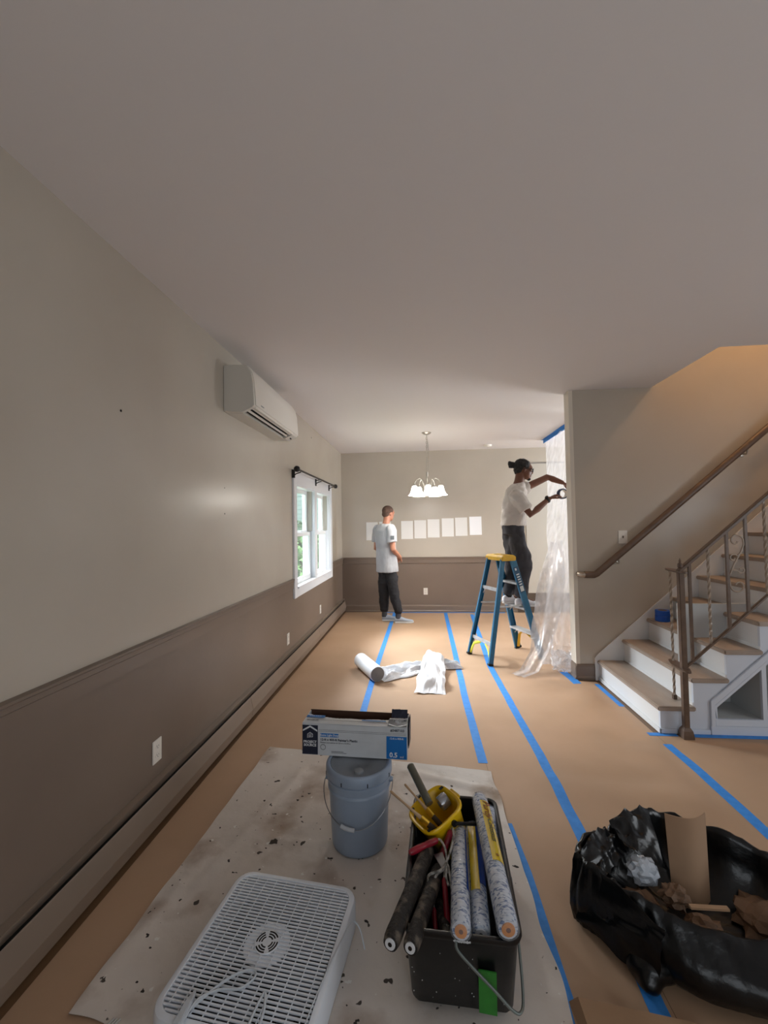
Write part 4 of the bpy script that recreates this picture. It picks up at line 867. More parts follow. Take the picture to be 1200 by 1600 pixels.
cover('used_roller_cover', (.062, 1.37, .215), (.03, 1.62, .16), .018, 'thin dark used roller deep in the bin under the red handles', orange=False, nap=M_dirty, wrap=False, group='used rollers in the black bin')
# roller frames
M_rh = mat('red_handle_plastic', (150, 24, 44), .28, col2=(120, 18, 34), scale=14); M_fw = mat('paint_spattered_wire', (190, 188, 182), .5, col2=(90, 86, 80), scale=60)
def rframe(label, h0, h1, wire, r=.012):
    h0, h1 = Vector(h0), Vector(h1); t_ = thing('paint_roller', tuple(h0), label, 'roller frame', 'red handled roller frames in the bin')
    MB().tube([h0, h0.lerp(h1, .08), h0.lerp(h1, .3), h0.lerp(h1, .5), h0.lerp(h1, .55), h0.lerp(h1, .6), h0.lerp(h1, .95), h1], [r * .7, r, r * 1.05, r, r * .85, r, r * .95, r * .6], 12).build('handle', M_rh, t_)
    MB().tube(spl([h1] + wire, 5), .0042, 8).build('wire_frame', M_fw, t_); return t_
rframe('roller frame with a bright red handle lying across the middle of the bin', (-.060, 1.600, .290), (.045, 1.668, .292), [(.056, 1.668, .292), (.072, 1.63, .288), (.075, 1.57, .28), (.068, 1.53, .27), (.075, 1.50, .262)])
rframe('roller frame with a red handle standing up against the yellow pail', (.050, 1.640, .225), (.100, 1.705, .305), [(.105, 1.70, .315), (.105, 1.66, .31), (.085, 1.60, .29), (.055, 1.545, .28), (.010, 1.528, .272), (.006, 1.50, .262), (.018, 1.45, .245)])
rframe('roller frame with a dark red handle pointing down into the bin', (.066, 1.40, .20), (.062, 1.53, .262), [(.068, 1.56, .275), (.078, 1.56, .28), (.085, 1.50, .26), (.088, 1.42, .24), (.085, 1.36, .22)], .010)
rframe('roller frame lying lowest in the bin with a paint caked shaft', (.03, 1.34, .16), (.022, 1.46, .22), [(.02, 1.50, .25), (.035, 1.53, .27), (.062, 1.55, .275)], .009)
sc_ = thing('putty_knife', (.05, 1.60, .24), 'small steel scraper blade under the red handle in the bin', 'scraper')
MB().add([(.028, 1.635, .262), (.062, 1.64, .268), (.082, 1.56, .262), (.070, 1.545, .258)], [(0, 1, 2, 3)]).build('blade', M_wire, sc_, smooth=False, solid=.0015)
MB().tube([(.076, 1.55, .258), (.088, 1.50, .24), (.095, 1.44, .21)], .008, 8).build('handle', M_dark, sc_)

# yellow pail, tipped towards the upper left
pl = thing('hand_pail', (.09, 1.80, .19), 'yellow plastic hand pail holding brushes, tipped in the back of the bin', 'pail')
M_py = mat('yellow_pail_plastic', (234, 190, 14), .35, col2=(218, 172, 10), scale=7)
axp = Vector((-.40, -.10, .90)).normalized(); ux = Vector((.80, .50, .41)); ux = (ux - axp * ux.dot(axp)).normalized(); uy = axp.cross(ux)
PT = frame((.104, 1.815, .178), ux, uy, axp)
def dsec(s_, z):
    out = []
    for k in range(28):
        a = 2 * PI * k / 28; c_, s2 = math.cos(a), math.sin(a); e = .55
        x = (abs(c_) ** e) * (1 if c_ > 0 else -1) * .091 * s_; y = (abs(s2) ** e) * (1 if s2 > 0 else -1) * .098 * s_
        out.append((x, y, z))
    return out
q = MB(); q.T = PT
q.loft([dsec(.70, 0), dsec(.74, .004), dsec(.98, .150), dsec(1.08, .152), dsec(1.10, .160), dsec(1.06, .166), dsec(.98, .164), dsec(.94, .158), dsec(.70, .008)]).build('tub', M_py, pl, thr=50)
q = MB(); q.T = PT; q.box(.090, .112, -.03, .03, .150, .156).box(.104, .112, -.03, .03, .140, .156); q.build('rim_tab', M_py, pl, smooth=False, bevel=.002)
for x, y in ((.080, .058), (-.068, .080), (-.074, -.076)):
    q = MB(); q.T = PT; q.box(x - .009, x + .009, y - .007, y + .007, .1655, .1672); q.build('rim_notch', M_dark, pl, smooth=False)
q = MB(); q.T = PT; q.tube([(.02, -.098, .13), (.06, -.105, .10), (.105, -.11, .065)], .007, 8).build('strap', M_black, pl)
q = MB(); q.T = PT @ Matrix.Translation((.02, -.098, .13)) @ Matrix.Rotation(PI / 2, 4, 'X'); q.lathe([(.001, .006), (.012, .005), (.012, -.004), (.001, -.004)], n=14).build('strap_button', M_black, pl)
def ppt(x, y, z): return PT @ Vector((x, y, z))
def brush(label, tip, base, hb, mw, fer):
    tip, base = Vector(tip), Vector(base); t_ = thing('paint_brush', tuple(tip), label, 'brush', 'tools standing in the yellow pail')
    MB().tube([tip, tip.lerp(base, .04), tip.lerp(base, .5), tip.lerp(base, .86), base], [hb * .6, hb, hb * .8, hb * 1.25, hb * 1.6], 10, flat=.6).build('handle', mw, t_)
    d_ = (base - tip).normalized(); MB().tube([base, base + d_ * .035], hb * 2.4, 8, flat=.45).build('ferrule', fer, t_)
    MB().tube([base + d_ * .035, base + d_ * .08], [hb * 2.3, hb * 2.6], 8, flat=.4).build('bristles', mat('dark_bristles', (60, 48, 36), .8), t_); return t_
M_bw2 = mat('raw_wood_handle', (190, 160, 126), .55, col2=(176, 144, 110), scale=18)
M_gold = mat('yellow_ferrule', (196, 150, 40), .35, metal=.6)
brush('wooden handled paint brush reaching farthest out of the left side of the yellow pail', (-.142, 1.772, .405), (-.018, 1.738, .325), .0060, M_bw2, M_gold)
brush('wooden handled paint brush just above the longest one in the yellow pail', (-.085, 1.830, .40), (.005, 1.785, .33), .0056, M_bw2, M_gold)
mr = thing('mini_roller', (-.055, 1.94, .405), 'small roller in a dark clear package pointing up out of the yellow pail', 'roller cover', 'tools standing in the yellow pail')
MB().tube([(-.062, 1.930, .42), (.018, 1.80, .34)], .017, 16).build('package', mat('smoky_package', (78, 80, 70), .18, coat=.8, bump=.6, bscale=40), mr)
q = MB().tube([(-.0635, 1.9335, .4215), (-.0615, 1.929, .4195)], .0135, 16).build('end_cap', M_wire, mr)
ta = thing('tape_roll', (.085, 1.865, .33), 'shiny grey roll lying in the yellow pail beside the brushes', 'tape roll')
q = MB(); q.T = frame((.078, 1.855, .318), uy, axp, ux); q.lathe([(.014, -.020), (.028, -.020), (.030, -.016), (.030, .016), (.028, .020), (.014, .020), (.014, -.020)], n=20).build('roll', mat('silver_foil_tape', (170, 172, 178), .25, metal=.7, bump=.4, bscale=40), ta)

# ------------------------------------------------------------------ trash bag
tb = thing('trash_bag', (.98, 1.68, .004), 'open black plastic trash bag full of scrap paper on the floor', 'trash bag')
M_bag = mat('black_bag_film', (5, 6, 8), .28, bump=.5, bscale=12, spec=.4, detail=3)
rimp = [(.560, 1.700), (.63, 1.775), (.72, 1.83), (.80, 1.88), (.92, 1.95), (1.04, 1.95), (1.17, 1.87), (1.29, 1.78), (1.38, 1.66), (1.38, 1.52), (1.28, 1.44), (1.14, 1.43), (1.0, 1.445), (.86, 1.465), (.76, 1.515), (.68, 1.565), (.625, 1.61), (.575, 1.655)]
rimz = [.25, .255, .25, .25, .27, .25, .25, .24, .24, .23, .20, .195, .19, .20, .215, .23, .25, .25]
ctr = Vector((.96, 1.66))
def rimat(u):
    k = u * len(rimp); i = int(k) % len(rimp); j = (i + 1) % len(rimp); f_ = k - int(k); a = Vector(rimp[i]).lerp(Vector(rimp[j]), f_); z = rimz[i] * (1 - f_) + rimz[j] * f_; return a, z
prof = [(.0, .93), (.06, 1.02), (.22, 1.06), (.45, 1.06), (.70, 1.03), (.90, 1.01), (1.0, .985), (1.0, .955), (.92, .93), (.70, .90), (.4, .85), (.22, .5), (.2, .05)]
q = MB(); rings = []; NU = 150
def ridge(x, y, z_): return 1 - 2 * abs(nz(x, y, z_))
for (fz_, sc2) in prof:
    ring = []
    for i in range(NU):
        u = i / NU; a, z = rimat(u); d_ = a - ctr; near = max(0, -(d_.normalized().y)); out = sc2 > .94
        cu_, su_ = math.cos(2 * PI * u) * 3, math.sin(2 * PI * u) * 3
        w_ = 1 + .055 * nz(cu_ * 1.3, su_ * 1.3, fz_ * 1.2) + .035 * ridge(cu_ * 2.2, su_ * 2.2, fz_ * 1.5 + 4) * (.3 + fz_ * .7) - .02 + .018 * ridge(cu_ * 5, su_ * 5, fz_ * 3 + sc2)
        p = ctr + d_ * sc2 * w_; bul = near * .085 * math.sin(PI * min(1, fz_ * 1.1)) if out else 0
        ring.append((p.x, p.y - bul + (-.02 * near * (1 - fz_) if out else 0), max(.004, z * fz_ + .022 * nz(cu_ * 2, su_ * 2, 7) * (fz_ > .3))))
    rings.append(ring)
q.loft(rings, True, True); bagm = q.build('bag_body', M_bag, tb, thr=180)
q = MB()
q.grid(lambda u, v: (.575 + .17 * u - .03 * v + .01 * nz(v * 5, u * 3), 1.685 - .25 * u - .04 * v * (1 - u), max(.02, .23 - .19 * v + .012 * nz(u * 5, v * 4, 3) + .015 * math.sin(v * 7 + u * 5))), 20, 16)
q.build('folded_side_flap', M_bag, tb, solid=.001)
q = MB(); q.grid(lambda u, v: (.575 + .15 * u + .06 * v + .012 * nz(u * 5, v * 3, 1), 1.67 + .15 * u - .05 * v + .01 * nz(v * 4, u * 4), .262 + .022 * math.sin(u * PI) * (1 - v) - .06 * v + .030 * abs(nz(u * 3.5, v * 3.5, 5))), 24, 14).build('crumpled_rim', M_bag, tb)
q = MB(); q.grid(lambda u, v: (.745 + .20 * u + .05 * v * (.5 - u), 1.83 + .10 * u * (1 - v) - .08 * v + .008 * nz(u * 4, v * 4, 2), .262 + .03 * math.sin(u * PI) * (1 - v) - .12 * v * (.3 + .7 * u) + .03 * ridge(u * 2.5, v * 2.5, 4) * .7), 20, 14).build('crumpled_rim', M_bag, tb)
q = MB(); q.ell((.735, 1.50, .05), (.085, .065, .048)); q.ell((.705, 1.465, .035), (.04, .045, .033)); blob('bag_corner', q, .008, M_bag, tb, 3, wrinkle_ := (lambda c_, n_: c_ + n_ * .01 * noise.noise(c_ * 22)))

def lump(name, c_, r, m, label, cat, seed, group=None, sub=3, amp=.55):
    bm = bmesh.new(); bmesh.ops.create_icosphere(bm, subdivisions=sub, radius=1); 
    for v in bm.verts:
        n_ = v.co.normalized(); d_ = 1 + amp * (abs(nz(n_.x * 2.2 + seed, n_.y * 2.2, n_.z * 2.2)) - .25) + .25 * abs(nz(n_.x * 6 + seed, n_.y * 6, n_.z * 6))
        v.co = Vector((n_.x * r[0], n_.y * r[1], n_.z * r[2])) * d_
    me = bpy.data.meshes.new(name); bm.to_mesh(me); bm.free(); me.materials.append(m)
    o = bpy.data.objects.new(name, me); C.objects.link(o); o.location = c_; return tag(o, label, cat, group)
lump('plastic_scrap', (.825, 1.735, .165), (.052, .045, .045), mat('crumpled_clear_film', (186, 194, 204), .2, bump=.9, bscale=20, coat=.6), 'crumpled pale plastic scrap on top of the rubbish in the black bag', 'scrap', 3)
lump('paper_scrap', (.895, 1.655, .14), (.042, .036, .034), M_crush, 'small crumpled kraft paper ball beside the pale plastic scrap in the bag', 'scrap', 8, 'crumpled paper scraps in the trash bag', amp=.9)
lump('paper_scrap', (.775, 1.655, .09), (.07, .06, .045), M_crush, 'larger crumpled kraft paper below the pale plastic scrap in the bag', 'scrap', 14, 'crumpled paper scraps in the trash bag')
lump('paper_scrap', (1.20, 1.65, .075), (.09, .08, .05), M_crush, 'crumpled kraft paper in the bag to the right of the upright card', 'scrap', 23, 'crumpled paper scraps in the trash bag')
lump('paper_scrap', (.95, 1.58, .09), (.055, .045, .04), M_crush, 'crumpled kraft paper at the foot of the upright card', 'scrap', 31, 'crumpled paper scraps in the trash bag')
q = MB(); q.grid(lambda u, v: (.922 + .010 * (1 - v) + (.155 - .015 * (1 - v)) * u, 1.755 - .028 * math.sin(u * PI) + .012 * u * u - .02 * (1 - v), .045 + .325 * v), 16, 12)
tag(q.build('kraft_card_piece', mat('kraft_card_piece', (172, 140, 112), .7, col2=(162, 130, 102), scale=3), solid=.003), 'upright curved piece of brown card standing in the black trash bag', 'card')
q = MB(); q.box(.87, .99, 1.515, 1.53, .215, .222)
q.T = RZ(-.5, (.93, 1.52, 0)); tag(q.build('card_strip', M_card, smooth=False), 'thin strip of card lying on the front rim of the trash bag', 'card')
q = MB()
q.add([(.435, 1.405, .02), (.80, 1.372, .006), (.80, .95, .006), (.42, .95, .02), (.437, 1.41, .003), (.46, 1.395, .035), (.80, 1.36, .02), (.80, .95, .02), (.46, .95, .035)], [(4, 5, 8, 3), (5, 6, 7, 8)])
tag(q.build('folded_kraft_sheet', M_card, smooth=False, solid=.002), 'folded brown card on the floor at the bottom edge below the trash bag', 'card')

# blue tape rolls on the stairs
M_tr = mat('blue_tape_roll', (16, 84, 186), .5)
TRX = rx(2) + .07
def troll(c_, label):
    t_ = thing('tape_roll', c_, label, 'tape roll', 'blue tape rolls stacked on the stair tread')
    MB().lathe([(.038, 0), (.058, 0), (.060, .002), (.060, .046), (.058, .048), (.038, .048), (.038, 0)], c_, 28).build('tape_ring', M_tr, t_)
    MB().lathe([(.0365, .001), (.038, .001), (.038, .047), (.0365, .047), (.0365, .001)], c_, 24).build('card_core', mat('card_core', (170, 140, 108), .8), t_)
troll((2.19, 4.08, tz(3) + .0005), 'blue tape roll on the stair tread, lower of the two stacked')
troll((2.193, 4.083, tz(3) + .0495), 'blue tape roll on the stair tread, upper of the two stacked')

# ------------------------------------------------------------------ people
def limb(mb, pts, rad, n=14, flat=1, up=None):
    pts = [Vector(p) for p in pts]; P, R_ = [], []
    t0 = (pts[0] - pts[1]).normalized(); t1 = (pts[-1] - pts[-2]).normalized()
    P += [pts[0] + t0 * rad[0] * .9, pts[0] + t0 * rad[0] * .6]; R_ += [rad[0] * .35, rad[0] * .8]
    P += pts; R_ += list(rad)
    P += [pts[-1] + t1 * rad[-1] * .6, pts[-1] + t1 * rad[-1] * .9]; R_ += [rad[-1] * .8, rad[-1] * .35]
    return mb.tube(P, R_, n, flat=flat, up=up)
def head_frame(c_, fwd, up=(0, 0, 1)):
    x = Vector(fwd).normalized(); z = Vector(up); z = (z - x * z.dot(x)).normalized(); return frame(c_, x, z.cross(x), z)
def head_shapes(mb, HF):
    def e(c_, r): 
        T_ = mb.T; mb.T = HF; mb.ell(c_, r); mb.T = T_
    e((-.012, 0, .030), (.096, .076, .088)); e((.030, 0, -.030), (.058, .060, .075)); e((.050, 0, -.080), (.036, .034, .030)); e((.055, 0, .02), (.042, .06, .05))
    e((.092, 0, -.022), (.020, .013, .014)); e((.086, 0, -.004), (.012, .010, .026)); e((.086, 0, -.052), (.010, .022, .007)); e((.083, 0, -.063), (.010, .020, .007))
    for s_ in (-1, 1): e((-.004, s_ * .074, -.008), (.018, .009, .030)); e((.078, s_ * .030, .024), (.012, .020, .007))
def hand(mb, wrist, d, nrm, side, curl=.5, s=1.0, spread=.1):
    """palm along d, palm faces -nrm; side=+1 puts the thumb on +b; fingers curl towards -nrm"""
    d = Vector(d).normalized(); n = Vector(nrm); n = (n - d * n.dot(d)).normalized(); b = d.cross(n) * side; w_ = Vector(wrist)
    limb(mb, [w_, w_ + d * .035 * s, w_ + d * .075 * s], [.026 * s, .034 * s, .036 * s], 12, flat=.45, up=tuple(b))
    ln = (.070, .078, .073, .058)
    for i in range(4):
        o_ = (.027 - .018 * i); p = w_ + d * .080 * s + b * o_ * s; dd = (d + b * o_ * spread * 8).normalized(); a = curl * .7; pts = [p - dd * .02, p]
        for L_ in (.45, .32, .23):
            v_ = dd * math.cos(a) - n * math.sin(a); p = p + v_ * ln[i] * L_ * s; pts.append(p); a += curl
        limb(mb, pts, [.0095 * s, .0095 * s, .009 * s, .0085 * s, .0075 * s], 8)
    p = w_ + d * .03 * s + b * .028 * s; a = p + (d * .6 + b * .8 - n * .2).normalized() * .036 * s; c_ = a + (d * .9 + b * .25 - n * .45).normalized() * .034 * s
    limb(mb, [p, a, c_], [.013 * s, .0115 * s, .0095 * s], 8)
def wrinkle(seed, amp, sc=9, zs=1):
    def f_(c_, n_): return c_ + n_ * (noise.noise(Vector((c_.x * sc + seed, c_.y * sc, c_.z * sc * zs))) * amp + abs(noise.noise(Vector((c_.x * sc * 2.2, c_.y * sc * 2.2 + seed, c_.z * sc * zs * 2)))) * amp * .6)
    return f_
def torso(mb, rows, n=24):
    """rows: centre, half width along w, half depth along f, w vector"""
    rings = []
    for c_, hw, hd, w_ in rows:
        c_ = Vector(c_); w_ = Vector(w_).normalized(); f_ = Vector((0, 0, 1)).cross(w_).normalized()
        rings.append([tuple(c_ + w_ * hw * math.copysign(abs(math.cos(a)) ** .8, math.cos(a)) + f_ * hd * math.copysign(abs(math.sin(a)) ** .85, math.sin(a))) for a in [2 * PI * k / n for k in range(n)]])
    return mb.loft(rings)
def shoe(name, heel, ang, par, m_up, m_sole, L_=.285, hgt=.07):
    T_ = Matrix.Translation(heel) @ Matrix.Rotation(ang, 4, 'Z'); q = MB(); q.T = T_
    def sec(x, w_, z, dz=0): return [(x, w_ * math.cos(a), dz + z * (.5 + .5 * math.sin(a))) for a in [2 * PI * k / 12 for k in range(12)]]
    q.loft([sec(.0, .018, hgt * .8, .012), sec(.012, .032, hgt, .012), sec(.06, .038, hgt * 1.25, .012), sec(.10, .040, hgt * 1.2, .012), sec(.16, .045, hgt * .85, .012), sec(.22, .045, hgt * .6, .012), sec(.262, .036, hgt * .5, .012), sec(L_ - .006, .016, hgt * .33, .014)])
    s_ = blob(name, q, .008, m_up, par, 2)
    outl = [(0, -.012), (.01, -.033), (.10, -.036), (.18, -.050), (.25, -.042), (L_, -.014), (L_, .014), (.25, .042), (.18, .050), (.10, .036), (.01, .033), (0, .012)]
    q = MB(); q.T = T_; q.loft([[(x, y, z) for x, y in outl] for z in (0, .024)]).build('sole', m_sole, s_, smooth=False, bevel=.004)
    return s_
M_sk1 = mat('fair_skin', (176, 122, 96), .5, col2=(166, 110, 86), scale=12); M_sk2 = mat('brown_skin', (112, 70, 50), .48, col2=(102, 62, 44), scale=12)
M_hair1 = mat('short_brown_hair', (92, 68, 56), .8, col2=(70, 50, 41), scale=60, bump=.4, bscale=200); M_hair2 = mat('black_hair', (14, 11, 11), .6, bump=.6, bscale=120)

# ---- man at the back wall
mp = thing('person', (-.48, 6.62, .002), 'person in light grey t-shirt and black joggers standing with back turned by the back wall', 'person')
Fd = Vector((.80, .60, 0)); Rt = Vector((.60, -.80, 0)); cN = Vector((-.545, 6.60, 0))
def m1(f_, r_, z): return cN + Fd * f_ + Rt * r_ + Vector((0, 0, z))
HF = head_frame((-.490, 6.65, 1.685), (.72, .62, -.12))
rk, lk_ = Vector((-.430, 6.555, .52)), Vector((-.580, 6.66, .52)); ra, la = Vector((-.355, 6.52, .10)), Vector((-.580, 6.66, .10))
hipR, hipL = m1(.03, .085, .90), m1(.03, -.085, .90)
shR, shL = m1(-.01, .185, 1.455), m1(-.01, -.185, 1.455)
elR, elL = m1(-.01, .235, 1.13), m1(-.03, -.235, 1.13); wrR, wrL = m1(.20, .115, .995), m1(.20, -.10, .99)
b = MB()
torso(b, [(m1(.03, 0, .84), .13, .09, Rt), (m1(.03, 0, .95), .155, .105, Rt), (m1(.02, 0, 1.12), .14, .095, Rt), (m1(.01, 0, 1.30), .165, .105, Rt), (m1(0, 0, 1.44), .165, .09, Rt), (m1(0, 0, 1.50), .10, .06, Rt)])
limb(b, [m1(.0, 0, 1.46), m1(.03, 0, 1.56), HF @ Vector((-.02, 0, -.04))], [.062, .056, .056])
head_shapes(b, HF)
for h_, k_, a_ in ((hipR, rk, ra), (hipL, lk_, la)): limb(b, [h_, h_.lerp(k_, .5), k_, k_.lerp(a_, .3), a_], [.066, .070, .056, .052, .036])
for s_, e_, w_, sd_ in ((shR, elR, wrR, 1), (shL, elL, wrL, -1)):
    limb(b, [s_.lerp(e_, .1), s_.lerp(e_, .5), e_, e_.lerp(w_, .35), w_], [.048, .047, .039, .038, .027]); hand(b, w_, (w_ - e_).normalized() * .6 + Rt * -sd_ * .6, Fd + Vector((0, 0, .5)), sd_, .55)
for a_, g in ((ra, 0), (la, 0)): limb(b, [a_, a_ + Vector((.01, 0, -.05)), a_ + Vector((.12, .015, -.065))], [.036, .034, .028])
blob('body', b, .0075, M_sk1, mp, 2)
b = MB(); q_ = b.T; b.T = HF; b.ell((-.020, 0, .040), (.096, .082, .086)); b.ell((-.055, 0, -.015), (.055, .068, .055)); b.T = q_
blob('hair', b, .008, M_hair1, mp, 2)
for s_ in (-1, 1):
    b = MB(); b.T = HF; b.ell((.083, s_ * .029, .006), (.008, .012, .008)); ey = b.build('eye', mat('eye_white', (225, 222, 216), .3), mp)
    b = MB(); b.T = HF; b.ell((.0885, s_ * .029, .006), (.003, .0055, .0055)).build('iris', M_dark, ey)
M_ts1 = mat('light_grey_tshirt', (172, 174, 178), .85, col2=(160, 162, 167), scale=5, sheen=.3)
b = MB()
torso(b, [(m1(.03, 0, .775), .190, .158, Rt), (m1(.03, 0, .85), .192, .158, Rt), (m1(.02, 0, 1.0), .182, .142, Rt), (m1(.01, 0, 1.15), .180, .130, Rt), (m1(.0, 0, 1.30), .195, .130, Rt), (m1(-.01, 0, 1.42), .195, .115, Rt), (m1(0, 0, 1.485), .150, .088, Rt), (m1(.01, 0, 1.525), .085, .07, Rt)])
for s_, e_ in ((shR, elR), (shL, elL)): b.tube([m1(0, 0, 1.44).lerp(s_, .45), s_ + Vector((0, 0, -.004)), s_.lerp(e_, .12), s_.lerp(e_, .3), s_.lerp(e_, .66)], [.05, .074, .082, .080, .080], 16)
blob('t_shirt', b, .009, M_ts1, mp, 3, wrinkle(2, .012, 7, .55))
pR = shR.lerp(elR, .45) + Vector((0, 0, 0)); nR = Vector((.15, -1, .05)).normalized(); b = MB(); b.T = frame(pR + nR * .083, Vector((1, .15, 0)).normalized(), Vector((0, 0, 1)), nR); b.box(-.028, .028, -.03, .03, -.012, .0015)
for i in range(5): b.box(-.024, .024, -.025 + i * .011, -.020 + i * .011, .0015, .0022)
b.build('sleeve_patch', mat('dark_grey_patch', (92, 98, 102), .7), mp, smooth=False)
M_jg = mat('black_joggers', (20, 20, 25), .8, col2=(28, 28, 34), scale=8)
b = MB()
torso(b, [(m1(.03, 0, .84), .155, .115, Rt), (m1(.03, 0, .97), .155, .112, Rt)])
for h_, k_, a_ in ((hipR, rk, ra), (hipL, lk_, la)):
    b.tube([h_ + Vector((0, 0, .04)), h_.lerp(k_, .35), h_.lerp(k_, .7), k_, k_.lerp(a_, .45), a_ + Vector((0, 0, .085)), a_ + Vector((0, 0, .05))], [.078, .090, .090, .082, .074, .062, .052], 18)
blob('joggers', b, .009, M_jg, mp, 3, wrinkle(6, .016, 8, 1.2))
M_sock = mat('dark_grey_sock', (66, 68, 76), .85); M_sh1 = mat('pale_grey_shoe', (166, 174, 184), .7); M_sl1 = mat('white_sole', (220, 220, 218), .5)
for a_, hl, an in ((ra, (-.415, 6.515, .004), .06), (la, (-.620, 6.655, .004), .10)):
    b = MB(); b.tube([a_ + Vector((0, 0, .065)), a_ + Vector((0, 0, -.03))], .043, 14).build('sock', M_sock, mp); shoe('shoe', hl, an, mp, M_sh1, M_sl1, .295)

# ---- man on the ladder
sz = .567
mq = thing('person', (1.09, 4.99, sz), 'person with hair bun, glasses and white t-shirt on the ladder, reaching to tape the plastic', 'person')
HG = head_frame((1.222, 5.04, 2.120), (.985, -.10, -.16))
def p2(x, y, z): return Vector((x, y, z))
s1_, s2_ = p2(1.085, 4.855, 1.815), p2(1.185, 5.205, 1.885); e1, e2 = p2(1.228, 4.80, 1.592), p2(1.545, 5.23, 2.05); w1, w2 = p2(1.445, 4.855, 1.768), p2(1.690, 5.16, 1.975)
h1, h2 = p2(1.085, 4.955, 1.405), p2(1.070, 5.105, 1.405); k1, k2 = p2(1.175, 4.925, 1.02), p2(1.085, 5.10, 1.03); a1_, a2_ = p2(1.125, 4.905, .66), p2(1.020, 5.085, .66)
Wv = Vector((.22, .97, 0))
b = MB()
torso(b, [(p2(1.08, 5.03, 1.38), .135, .095, Wv), (p2(1.09, 5.03, 1.50), .150, .105, Wv), (p2(1.10, 5.03, 1.65), .138, .10, Wv), (p2(1.12, 5.03, 1.80), .165, .11, Wv), (p2(1.135, 5.03, 1.90), .155, .09, Wv), (p2(1.145, 5.035, 1.945), .09, .06, Wv)])
limb(b, [p2(1.135, 5.035, 1.90), p2(1.165, 5.035, 1.99), HG @ Vector((-.03, 0, -.045))], [.062, .056, .056]); head_shapes(b, HG)
for h_, k_, a_ in ((h1, k1, a1_), (h2, k2, a2_)): limb(b, [h_, h_.lerp(k_, .5), k_, k_.lerp(a_, .3), a_], [.062, .070, .054, .050, .035])
limb(b, [s1_.lerp(e1, .12), s1_.lerp(e1, .5), e1, e1.lerp(w1, .35), w1], [.046, .046, .038, .038, .026]); limb(b, [s2_.lerp(e2, .08), s2_.lerp(e2, .5), e2, e2.lerp(w2, .35), w2], [.046, .045, .039, .038, .027])
hand(b, w1, (.92, .10, .42), (-.42, -.25, .92), 1, .55, 1.0); hand(b, w2, (.80, -.25, -.52), (.25, .1, .9), -1, .35, 1.0)
for a_ in (a1_, a2_): limb(b, [a_, a_ + Vector((.01, 0, -.03)), a_ + Vector((.12, 0, -.045))], [.035, .033, .027])
blob('body', b, .0072, M_sk2, mq, 2)
b = MB(); b.T = HG; b.ell((-.026, 0, .042), (.098, .083, .090)); b.ell((-.060, 0, -.010), (.055, .068, .055)); b.ell((-.135, .0, .045), (.040, .040, .036)); b.ell((-.165, .005, .060), (.022, .028, .026)); b.ell((-.15, -.012, .03), (.028, .026, .03)); b.tube([(-.10, 0, .045), (-.13, 0, .05)], .022, 10)
hrr = blob('hair', b, .007, M_hair2, mq, 1, wrinkle(3, .008, 40))
b = MB(); b.T = HG; b.ell((.070, 0, -.098), (.022, .022, .020)); b.ell((.090, 0, -.044), (.007, .022, .004)); b.build('goatee', M_hair2, mq)
for s_ in (-1, 1):
    b = MB(); b.T = HG; b.ell((.083, s_ * .029, .006), (.008, .012, .008)); ey = b.build('eye', MATS['eye_white'], mq)
    b = MB(); b.T = HG; b.ell((.0885, s_ * .029, .006), (.003, .0055, .0055)).build('iris', M_dark, ey)
gl_ = None
b = MB(); b.T = HG
for s_ in (-1, 1):
    b.tube([(.103 - .006 * abs(math.cos(a)), s_ * .032 + .025 * math.cos(a), .006 + .019 * math.sin(a)) for a in [2 * PI * k / 16 for k in range(17)]], .0036, 6)
    b.tube([(.097, s_ * .057, .012), (.05, s_ * .080, .012), (-.01, s_ * .085, .006), (-.02, s_ * .084, -.01)], .0038, 6)
b.tube([(.105, -.008, .010), (.107, 0, .012), (.105, .008, .010)], .003, 6); gl_ = b.build('glasses', M_blkmet, mq)
for s_ in (-1, 1):
    b = MB(); b.T = HG; b.add([(.102, s_ * .032 + .023 * math.cos(a), .006 + .017 * math.sin(a)) for a in [2 * PI * k / 14 for k in range(14)]], [tuple(range(14))]).build('lens', mat('dark_lens', (30, 28, 28), .1, alpha=.5), gl_, smooth=False)
M_ts2 = mat('white_tshirt', (214, 208, 202), .85, col2=(204, 197, 190), scale=5, sheen=.3)
b = MB()
torso(b, [(p2(1.085, 5.03, 1.475), .176, .136, Wv), (p2(1.09, 5.03, 1.54), .174, .136, Wv), (p2(1.10, 5.03, 1.65), .165, .130, Wv), (p2(1.110, 5.03, 1.76), .182, .135, Wv), (p2(1.125, 5.03, 1.86), .182, .120, Wv), (p2(1.140, 5.035, 1.925), .140, .090, Wv), (p2(1.155, 5.035, 1.965), .078, .066, Wv)])
b.tube([p2(1.12, 4.95, 1.81), s1_, s1_.lerp(e1, .15), s1_.lerp(e1, .35), s1_.lerp(e1, .72)], [.06, .076, .084, .082, .078], 16); b.tube([p2(1.15, 5.10, 1.84), s2_, s2_.lerp(e2, .12), s2_.lerp(e2, .36)], [.06, .076, .080, .072], 16)
blob('t_shirt', b, .009, M_ts2, mq, 3, wrinkle(11, .016, 9, 1.5))
M_tr2 = mat('charcoal_trousers', (50, 50, 56), .85, col2=(66, 66, 72), scale=7)
b = MB()
torso(b, [(p2(1.08, 5.03, 1.37), .158, .122, Wv), (p2(1.085, 5.03, 1.51), .166, .128, Wv)])
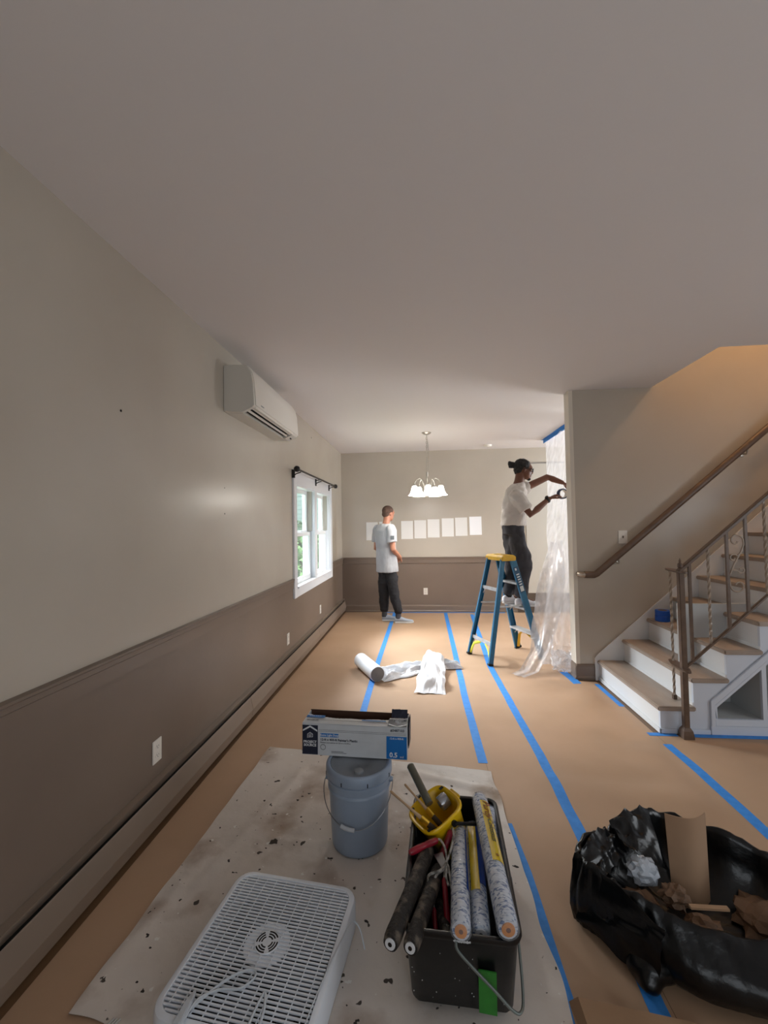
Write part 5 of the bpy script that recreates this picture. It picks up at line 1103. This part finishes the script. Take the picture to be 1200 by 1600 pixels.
for h_, k_, a_ in ((h1, k1, a1_), (h2, k2, a2_)):
    b.tube([h_ + Vector((0, 0, .04)), h_.lerp(k_, .35), h_.lerp(k_, .7), k_, k_.lerp(a_, .5), a_ + Vector((0, 0, .05)), a_ + Vector((0, 0, .02))], [.080, .092, .090, .080, .074, .070, .066], 18)
blob('trousers', b, .009, M_tr2, mq, 3, wrinkle(5, .020, 8, .8))
M_sh2 = mat('white_shoe', (222, 222, 226), .6)
for a_, hl, an in ((a1_, (1.05, 4.885, sz), .12), (a2_, (.945, 5.07, sz), .18)):
    b = MB(); b.tube([a_ + Vector((0, 0, .04)), a_ + Vector((0, 0, -.02))], .042, 14).build('sock', M_blkmet, mq); shoe('shoe', hl, an, mq, M_sh2, M_sl1, .285, .075)
fd = (w1 - e1).normalized(); b = MB(); wc = w1 - fd * .025
b.tube([wc - fd * .013, wc - fd * .010, wc + fd * .010, wc + fd * .013], [.030, .034, .034, .030], 16); bd_ = b.build('wristwatch', M_blkmet, mq)
b = MB(); b.T = frame(wc + Vector((-.35, -.3, .89)) * .034, fd, Vector((-.35, -.3, .89)).cross(fd).normalized(), Vector((-.35, -.3, .89)).normalized()); b.lathe([(.001, .010), (.018, .010), (.020, .006), (.020, -.003), (.001, -.003)], n=18).build('watch_face', M_blkmet, bd_)
TC = Vector((1.600, 4.885, 1.822)); tpe = thing('tape_roll', tuple(TC), 'dark blue tape roll with white core held by the person on the ladder', 'tape roll')
TT = frame(TC, (1, 0, 0), (0, 0, 1), (0, -1, 0)) @ Matrix.Rotation(.25, 4, 'Y')
b = MB(); b.T = TT; b.lathe([(.044, -.022), (.057, -.022), (.059, -.018), (.059, .018), (.057, .022), (.044, .022), (.044, -.022)], n=28).build('tape_ring', mat('navy_tape', (30, 44, 78), .5), tpe)
b = MB(); b.T = TT; b.lathe([(.041, -.0225), (.044, -.0225), (.044, .0225), (.041, .0225), (.041, -.0225)], n=28).build('core', M_plate, tpe)

for o in bpy.data.objects:
    if '_loc' in o: del o['_loc']
